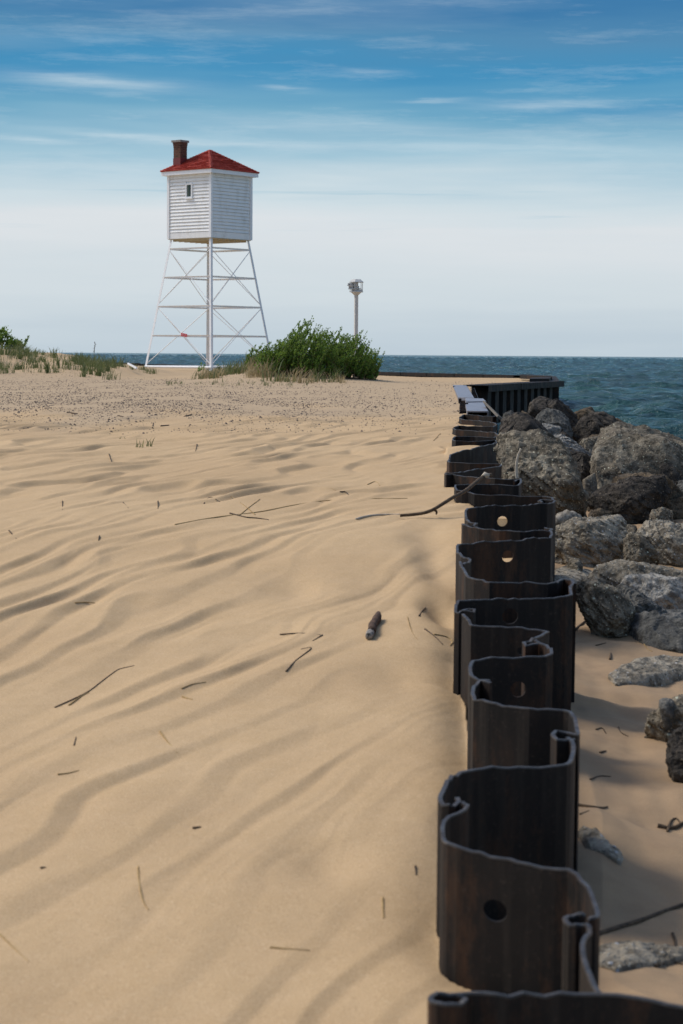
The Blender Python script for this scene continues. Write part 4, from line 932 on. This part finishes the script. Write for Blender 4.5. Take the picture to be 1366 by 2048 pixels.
rocks = [
 ([(994, 872), (1010, 865), (1060, 864), (1100, 872), (1126, 893), (1145, 930), (1160, 975), (1173, 1010), (1174, 1045), (1120, 1050), (1060, 1020), (1000, 1000), (992, 930)], 17.6, 1.0, 'brown', 'largest brown concrete boulder leaning against the sheet piles, pale stem in front'),
 ([(1186, 935), (1196, 885), (1212, 862), (1238, 854), (1290, 862), (1340, 878), (1400, 905), (1450, 960), (1440, 1035), (1300, 1030), (1215, 1010), (1185, 985)], 20.5, 1.6, 'brown', 'huge round-topped brown concrete boulder filling the right edge'),
 ([(1168, 1000), (1200, 978), (1260, 955), (1330, 950), (1345, 985), (1310, 1020), (1262, 1040), (1225, 1036), (1195, 1015)], 18.6, .7, 'dark', 'dark angular slab under the lower left of the huge right boulder'),
 ([(1300, 1000), (1366, 985), (1430, 1000), (1430, 1045), (1366, 1042), (1310, 1030)], 18.9, .6, 'rusty', 'rust-brown base block under the huge boulder at the right edge'),
 ([(1104, 1052), (1118, 1046), (1180, 1040), (1240, 1031), (1252, 1042), (1252, 1085), (1235, 1105), (1200, 1132), (1130, 1135), (1106, 1128)], 15.0, .55, 'grey', 'square concrete block full of pebbles with sand on top'),
 ([(1172, 1040), (1182, 1022), (1200, 1016), (1222, 1026), (1236, 1042), (1200, 1050)], 15.6, .25, 'rusty', 'small knobbly stone on the back of the square pebbly block'),
 ([(1134, 1130), (1142, 1118), (1158, 1117), (1166, 1128), (1160, 1140), (1138, 1140)], 13.9, .12, 'brown', 'small block chip at the foot of the square pebbly block'),
 ([(1272, 1065), (1292, 1044), (1320, 1040), (1380, 1052), (1430, 1080), (1430, 1122), (1366, 1126), (1310, 1112), (1285, 1090)], 15.2, .6, 'grey', 'pale grey concrete block at the right edge above the flat slabs'),
 ([(1298, 1042), (1304, 1020), (1325, 1014), (1344, 1022), (1346, 1050), (1320, 1048)], 16.4, .28, 'brown', 'small brown stone behind the pale grey block'),
 ([(1248, 1078), (1262, 1065), (1282, 1070), (1305, 1092), (1320, 1112), (1300, 1124), (1262, 1122), (1250, 1108)], 14.6, .3, 'brown', 'dark brown stone wedged between the pebbly block and the pale block'),
 ([(1246, 1062), (1256, 1048), (1272, 1052), (1276, 1075), (1258, 1080)], 15.5, .2, 'brown', 'small brown stone right of the square pebbly block'),
 ([(1165, 1152), (1195, 1130), (1232, 1118), (1290, 1126), (1366, 1140), (1440, 1160), (1420, 1185), (1320, 1180), (1220, 1178)], 13.4, .35, 'grey', 'long flat grey slab lying below the pebbly block'),
 ([(1225, 1180), (1255, 1155), (1300, 1150), (1380, 1158), (1440, 1180), (1420, 1215), (1340, 1222), (1290, 1212), (1250, 1195)], 12.3, .3, 'pale', 'pale pitted concrete lump on the front of the long flat slab'),
 ([(1150, 1172), (1168, 1164), (1205, 1168), (1240, 1185), (1268, 1212), (1262, 1228), (1225, 1240), (1190, 1236), (1165, 1215), (1150, 1190)], 11.4, .3, 'brown', 'rounded pebbly concrete lump beside the tall sheet pile'),
 ([(1228, 1178), (1240, 1168), (1256, 1172), (1300, 1200), (1334, 1226), (1322, 1234), (1285, 1222), (1250, 1200)], 11.6, .2, 'slate', 'narrow blue-grey wedge slab beside the rounded pebbly lump'),
 ([(1332, 1218), (1345, 1198), (1366, 1188), (1420, 1195), (1420, 1232), (1350, 1232)], 11.2, .35, 'dark', 'dark rounded stone at the right edge above the layered slab'),
 ([(1105, 1150), (1140, 1140), (1190, 1152), (1235, 1170), (1220, 1180), (1150, 1170), (1105, 1168)], 12.9, .3, 'grey', 'half-buried grey slab behind the rounded pebbly lump'),
 ([(1240, 1262), (1262, 1252), (1300, 1248), (1366, 1246), (1430, 1255), (1430, 1298), (1366, 1308), (1320, 1300), (1290, 1282), (1262, 1276)], 10.2, .5, 'slate', 'layered dark flat slab half buried at the right edge'),
 ([(1190, 1254), (1210, 1250), (1240, 1254), (1245, 1262), (1215, 1262)], 10.6, .12, 'grey', 'thin stone sliver left of the layered slab'),
 ([(1214, 1358), (1236, 1342), (1280, 1332), (1310, 1322), (1366, 1325), (1430, 1330), (1400, 1350), (1340, 1362), (1290, 1372), (1232, 1373)], 9.35, .5, 'grey', 'flat pebbly concrete patch half buried in the right beach'),
 ([(1290, 1447), (1303, 1428), (1335, 1408), (1366, 1396), (1420, 1390), (1420, 1462), (1340, 1460)], 8.4, .3, 'brown', 'pebbly brown stone at the right edge of the beach'),
 ([(1316, 1402), (1326, 1396), (1344, 1398), (1350, 1408), (1330, 1411)], 8.35, .05, 'slate', 'small blue-grey pebble on top of the brown edge stone'),
 ([(1335, 1520), (1338, 1485), (1352, 1462), (1420, 1440), (1440, 1580), (1372, 1562), (1346, 1545)], 7.5, .3, 'dark', 'dark rough stone cut by the right edge below the brown one'),
 ([(1155, 1672), (1160, 1660), (1180, 1664), (1215, 1690), (1250, 1722), (1238, 1732), (1200, 1708), (1170, 1698)], 6.6, .15, 'grey', 'thin grey slab edge showing through the sand near the second sheet pile'),
 ([(1185, 1905), (1215, 1890), (1290, 1896), (1366, 1900), (1400, 1912), (1330, 1935), (1230, 1945), (1190, 1930)], 5.35, .15, 'grey', 'grey stone in shade behind the nearest sheet pile at lower right'),
 # far cluster
 ([(1000, 868), (1004, 842), (1030, 826), (1056, 830), (1080, 846), (1104, 872), (1088, 882), (1010, 882)], 24.5, .9, 'dark', 'dark pyramid boulder just behind the largest leaning boulder'),
 ([(1056, 835), (1062, 808), (1078, 796), (1100, 801), (1118, 812), (1108, 840), (1080, 848)], 37, 1.0, 'dark', 'topmost angular dark boulder in front of the ribbed wall'),
 ([(1098, 808), (1112, 802), (1132, 812), (1152, 832), (1160, 858), (1140, 866), (1112, 845)], 34, .9, 'dark', 'dark curved boulder right of the topmost one'),
 ([(1064, 846), (1078, 828), (1096, 816), (1120, 822), (1138, 840), (1146, 872), (1126, 878), (1085, 860)], 29.5, .8, 'slate', 'smooth blue-black wedge boulder below the topmost one'),
 ([(1070, 852), (1090, 848), (1120, 856), (1118, 872), (1085, 870)], 27.5, .4, 'pale', 'pale tan block under the blue-black wedge boulder'),
 ([(1140, 832), (1160, 820), (1182, 814), (1192, 826), (1184, 840), (1156, 846)], 38, .8, 'rusty', 'low brown stone at the water edge behind the pile'),
 ([(1142, 866), (1158, 842), (1180, 828), (1206, 826), (1226, 838), (1240, 860), (1226, 885), (1190, 898), (1160, 892)], 30, .9, 'dark', 'dark split boulder between the curved one and the huge right one'),
 ([(1222, 840), (1234, 836), (1250, 846), (1254, 860), (1232, 862)], 34, .6, 'rusty', 'small brown stone against the water behind the split boulder'),
 ([(1150, 892), (1168, 878), (1196, 874), (1204, 892), (1192, 908), (1160, 908)], 25.5, .4, 'brown', 'light brown stone in the gap below the split boulder'),
 ([(1098, 876), (1122, 870), (1150, 886), (1196, 922), (1188, 930), (1140, 914), (1112, 895)], 22.6, .35, 'pale', 'long pale slab sloping down right behind the leaning boulder'),
 ([(1130, 905), (1160, 905), (1196, 925), (1192, 970), (1185, 1000), (1160, 985), (1140, 940)], 20.8, .6, 'dark', 'dark boulder in the gap between the two biggest boulders'),
 ([(1165, 960), (1190, 945), (1196, 1000), (1175, 1010)], 19.6, .4, 'brown', 'narrow brown stone low in the gap between the two biggest boulders'),
 ([(1198, 905), (1180, 900), (1172, 925), (1190, 940), (1205, 930)], 23, .4, 'slate', 'small grey stone between the pale slab and the huge right boulder'),
 ([(1004, 846), (1008, 828), (1022, 822), (1040, 836), (1036, 856), (1010, 858)], 29, .6, 'slate', 'dark grey stone between the wall and the pyramid boulder'),
 ([(1035, 832), (1046, 822), (1062, 834), (1066, 850), (1045, 852)], 31, .5, 'rusty', 'low brown stone left of the topmost boulder'),
 ([(1244, 858), (1262, 850), (1290, 862), (1300, 880), (1262, 878)], 26, .5, 'brown', 'brown stone showing behind the top of the huge right boulder'),
 ([(1290, 872), (1320, 868), (1340, 880), (1350, 900), (1300, 895)], 25, .5, 'slate', 'blue-grey stone behind the right shoulder of the huge boulder'),
]
for i, (ol, D, t, mk, lab) in enumerate(rocks):
    if any(k in lab for k in ('flat pebbly', 'thin grey slab', 'in shade', 'layered', 'sliver', 'half-buried')):
        flatrock(ol, .05 if 'flat' in lab and 'layered' not in lab else .11 if 'layered' in lab else .022 if 'shade' in lab or 'thin' in lab else .05, mk, lab, 900+i, RG); continue
    rock('boulder' if t > .5 else 'stone', ol, D, t, mk, lab, 300+i*7, 1.0, .45 if t > .2 else 1.2, RG, 'boulder' if t > .5 else 'stone', strat=1.2 if 'layered' in lab else 0)
# driftwood chunk by the leaning boulder
q0, q1 = P(1112, 1046, 15.2), P(1160, 1044, 15.4); mb = MB(); seg = 14
mb.tube([q0.lerp(q1, t)+Vector((0, .02*math.sin(t*6), .03*math.sin(t*3.0))) for t in np.linspace(0, 1, seg)], [.035+.03*math.sin(math.pi*min(1, t*1.05))+.008*math.sin(t*31) for t in np.linspace(0, 1, seg)], 12)
dm = wood_mat('driftwood', (.10, .085, .065), (.36, .32, .26)); tag(mb.build('driftwood_log', dm, None, True), 'weathered grey driftwood chunk between leaning boulder and pebbly block', 'driftwood')
# board leaning by the cap plates
mb = MB(); A = P(979, 814, 29.5); B = P(1010, 846, 26.0); mb.beam(A, B, .26, .03, 0, side=(1, .2, -.9)); tag(mb.build('leaning_board', wood_mat('dark_plank', (.06, .052, .042), (.17, .145, .115))), 'grey plank sloping down from the capped wall to the boulders', 'plank')
# dark rubble filling the gaps far back
rr_ = random.Random(99); protos = []
for k in range(3): protos.append(rock('rubble_stone', [(1000, 880), (1010, 868), (1030, 866), (1042, 878), (1036, 892), (1008, 894)], 22+k*.1, .3, ['dark', 'rusty', 'slate'][k], 'x', 700+k, 1.2, vox=.02))
srcs = [(p, sum((v.co for v in p.data.vertices), Vector())/len(p.data.vertices)) for p in protos]
for p, c in srcs:
    for v in p.data.vertices: v.co -= c
    p.data.update()
lab = 'fist to head sized rubble stone wedged between the big boulders near the water'
cnt = 0
for _ in range(90):
    D = rr_.uniform(19, 44); x = np.interp(D, [0, 28, 50], [0.6, 2.1, 3.6])+rr_.uniform(0.25, 1.0)*np.interp(D, [19, 30, 44], [3.2, 2.7, 2.0])
    p = srcs[cnt % 3][0]
    o = p if cnt < 3 else p.copy()
    if cnt >= 3: C.objects.link(o)
    z = float(beach_h(np.array([x]), np.array([D]))[0]); s = rr_.uniform(.7, 1.9)
    o.location = (x, D, z+.08*s+rr_.uniform(0, .12)); o.rotation_euler = (rr_.uniform(0, 6), rr_.uniform(0, 6), rr_.uniform(0, 6)); o.scale = (s, s, s)
    tag(o, lab, 'stone', 'small rubble stones wedged between the boulders'); cnt += 1

# ------------------------------------------------------------------ sky and light
SUN = Vector((-.78, .30, .95)).normalized()
el = math.asin(SUN.z); az = math.atan2(SUN.x, SUN.y)
w = bpy.data.worlds.new('World'); scene.world = w; w.use_nodes = True
n = N(w); n.t = w.node_tree; n.n = w.node_tree.nodes; bg = n.n['Background']
sky = n.new('ShaderNodeTexSky'); sky.sky_type = 'NISHITA'; sky.sun_disc = False; sky.sun_elevation = el; sky.sun_rotation = az; sky.altitude = 100; sky.dust_density = 2.0
tc = n.new('ShaderNodeTexCoord'); sx = n.new('ShaderNodeSeparateXYZ'); n.l(tc.outputs['Generated'], sx.inputs[0])
zz = sx.outputs[2]
def wn(scale, sc_, det=5, rough=.6, loc=(0, 0, 0), rot=(0, 0, 0)):
    mp = n.new('ShaderNodeMapping'); mp.inputs['Scale'].default_value = scale; mp.inputs['Location'].default_value = loc; mp.inputs['Rotation'].default_value = rot
    n.l(tc.outputs['Generated'], mp.inputs['Vector']); return n.noise(mp.outputs[0], sc_, det, rough)
warp = wn((1.2, 1, 14), 2.0, 4, .6, (2.3, 0, 0))
zw = n.math('ADD', zz, n.math('MULTIPLY', n.math('SUBTRACT', warp, .5), .062))
base = n.ramp(zw, [(0.0, (.52, .61, .68)), (.03, (.64, .71, .75)), (.058, (.72, .76, .79)), (.074, (.62, .72, .77)), (.094, (.36, .56, .68)), (.115, (.17, .40, .57)), (.135, (.06, .28, .51)), (.155, (.09, .26, .45)), (.178, (.045, .19, .40)), (.30, (.05, .18, .40)), (1.0, (.10, .20, .38))])
st1 = n.ramp(wn((1.1, 1, 12), 2.4, 6, .6, (0, 0, .3), (0, R(1.5), 0)), [(.44, 0.0), (.78, .6)])
st2 = n.ramp(wn((5.0, 1, 46), 2.2, 8, .72, (5, 0, .8), (0, R(5), 0)), [(.5, 0.0), (.8, .45)])
band = n.ramp(zz, [(.03, .2), (.08, .75), (.12, .8), (.16, .6), (.3, .5)])
cl = n.mix(n.math('MULTIPLY', st1, band), base, (.50, .62, .70)); cl = n.mix(n.math('MULTIPLY', st2, band), cl, (.66, .76, .82))
# streak veils of blue-grey low down at the right
st3 = n.ramp(wn((2.2, 1, 75), 2.0, 5, .6, (9, 0, 2.2), (0, R(-1.5), 0)), [(.60, 0.0), (.70, .6)]); b3 = n.ramp(zz, [(.055, 0.0), (.075, 1.0), (.098, 1.0), (.105, 0.0)])
cl = n.mix(n.math('MULTIPLY', st3, b3), cl, (.36, .56, .67))
def wisp(px, py, wpx, hpx, slope, k):
    global cl
    d = ray(px, py).normalized(); u = n.math('SUBTRACT', sx.outputs[0], d.x); v = n.math('SUBTRACT', n.math('SUBTRACT', zz, d.z), n.math('MULTIPLY', u, -slope))
    nz = n.math('MULTIPLY', n.math('SUBTRACT', wn((4, 1, 50), 3, 6, .65, (px, 0, 0)), .5), .010); v = n.math('ADD', v, nz)
    e = n.math('ADD', n.math('POWER', n.math('ABSOLUTE', n.math('DIVIDE', u, wpx/F)), 2), n.math('POWER', n.math('ABSOLUTE', n.math('DIVIDE', v, hpx/F)), 2))
    f = n.math('MULTIPLY', n.math('POWER', 2.718, n.math('MULTIPLY', e, -1)), k)
    tex = n.ramp(wn((8, 1, 110), 3, 6, .7, (px*.1, 0, 1)), [(.3, .45), (.65, 1.0)])
    cl = n.mix(n.math('MULTIPLY', n.math('MULTIPLY', f, .62), tex), cl, (.74, .82, .86))
for a_ in [(190, 163, 165, 13, .05, .75), (60, 278, 90, 6, .06, .6), (260, 272, 120, 7, .06, .65), (480, 290, 170, 8, .03, .5), (570, 178, 45, 5, .07, .5), (745, 143, 55, 6, .03, .45), (1090, 210, 130, 9, .0, .55), (860, 203, 60, 4, -.03, .5), (900, 296, 330, 9, .01, .5), (640, 250, 300, 12, .04, .35)]: wisp(*a_)
mx = n.new('ShaderNodeVectorMath'); mx.operation = 'SCALE'; mx.inputs['Scale'].default_value = .17; n.l(sky.outputs[0], mx.inputs[0])
# the band of sky seen is built from the ramp; the Nishita sky carries the dome above it
f = n.ramp(zz, [(.17, 0.0), (.45, 1.0)])
tot = n.mix(f, cl, mx.outputs[0]); n.l(tot, bg.inputs[0]); bg.inputs[1].default_value = 1.0

sd = bpy.data.lights.new('sun', 'SUN'); sd.energy = 2.45; sd.angle = R(18); sd.color = (1, .955, .88)
so = bpy.data.objects.new('sun', sd); so.rotation_euler = (-SUN).to_track_quat('-Z', 'Y').to_euler(); C.objects.link(so)

scene.view_settings.view_transform = 'Standard'; scene.view_settings.look = 'None'; scene.view_settings.gamma = 1; scene.view_settings.exposure = 0.0
scene.cycles.use_denoising = True; scene.cycles.max_bounces = 6
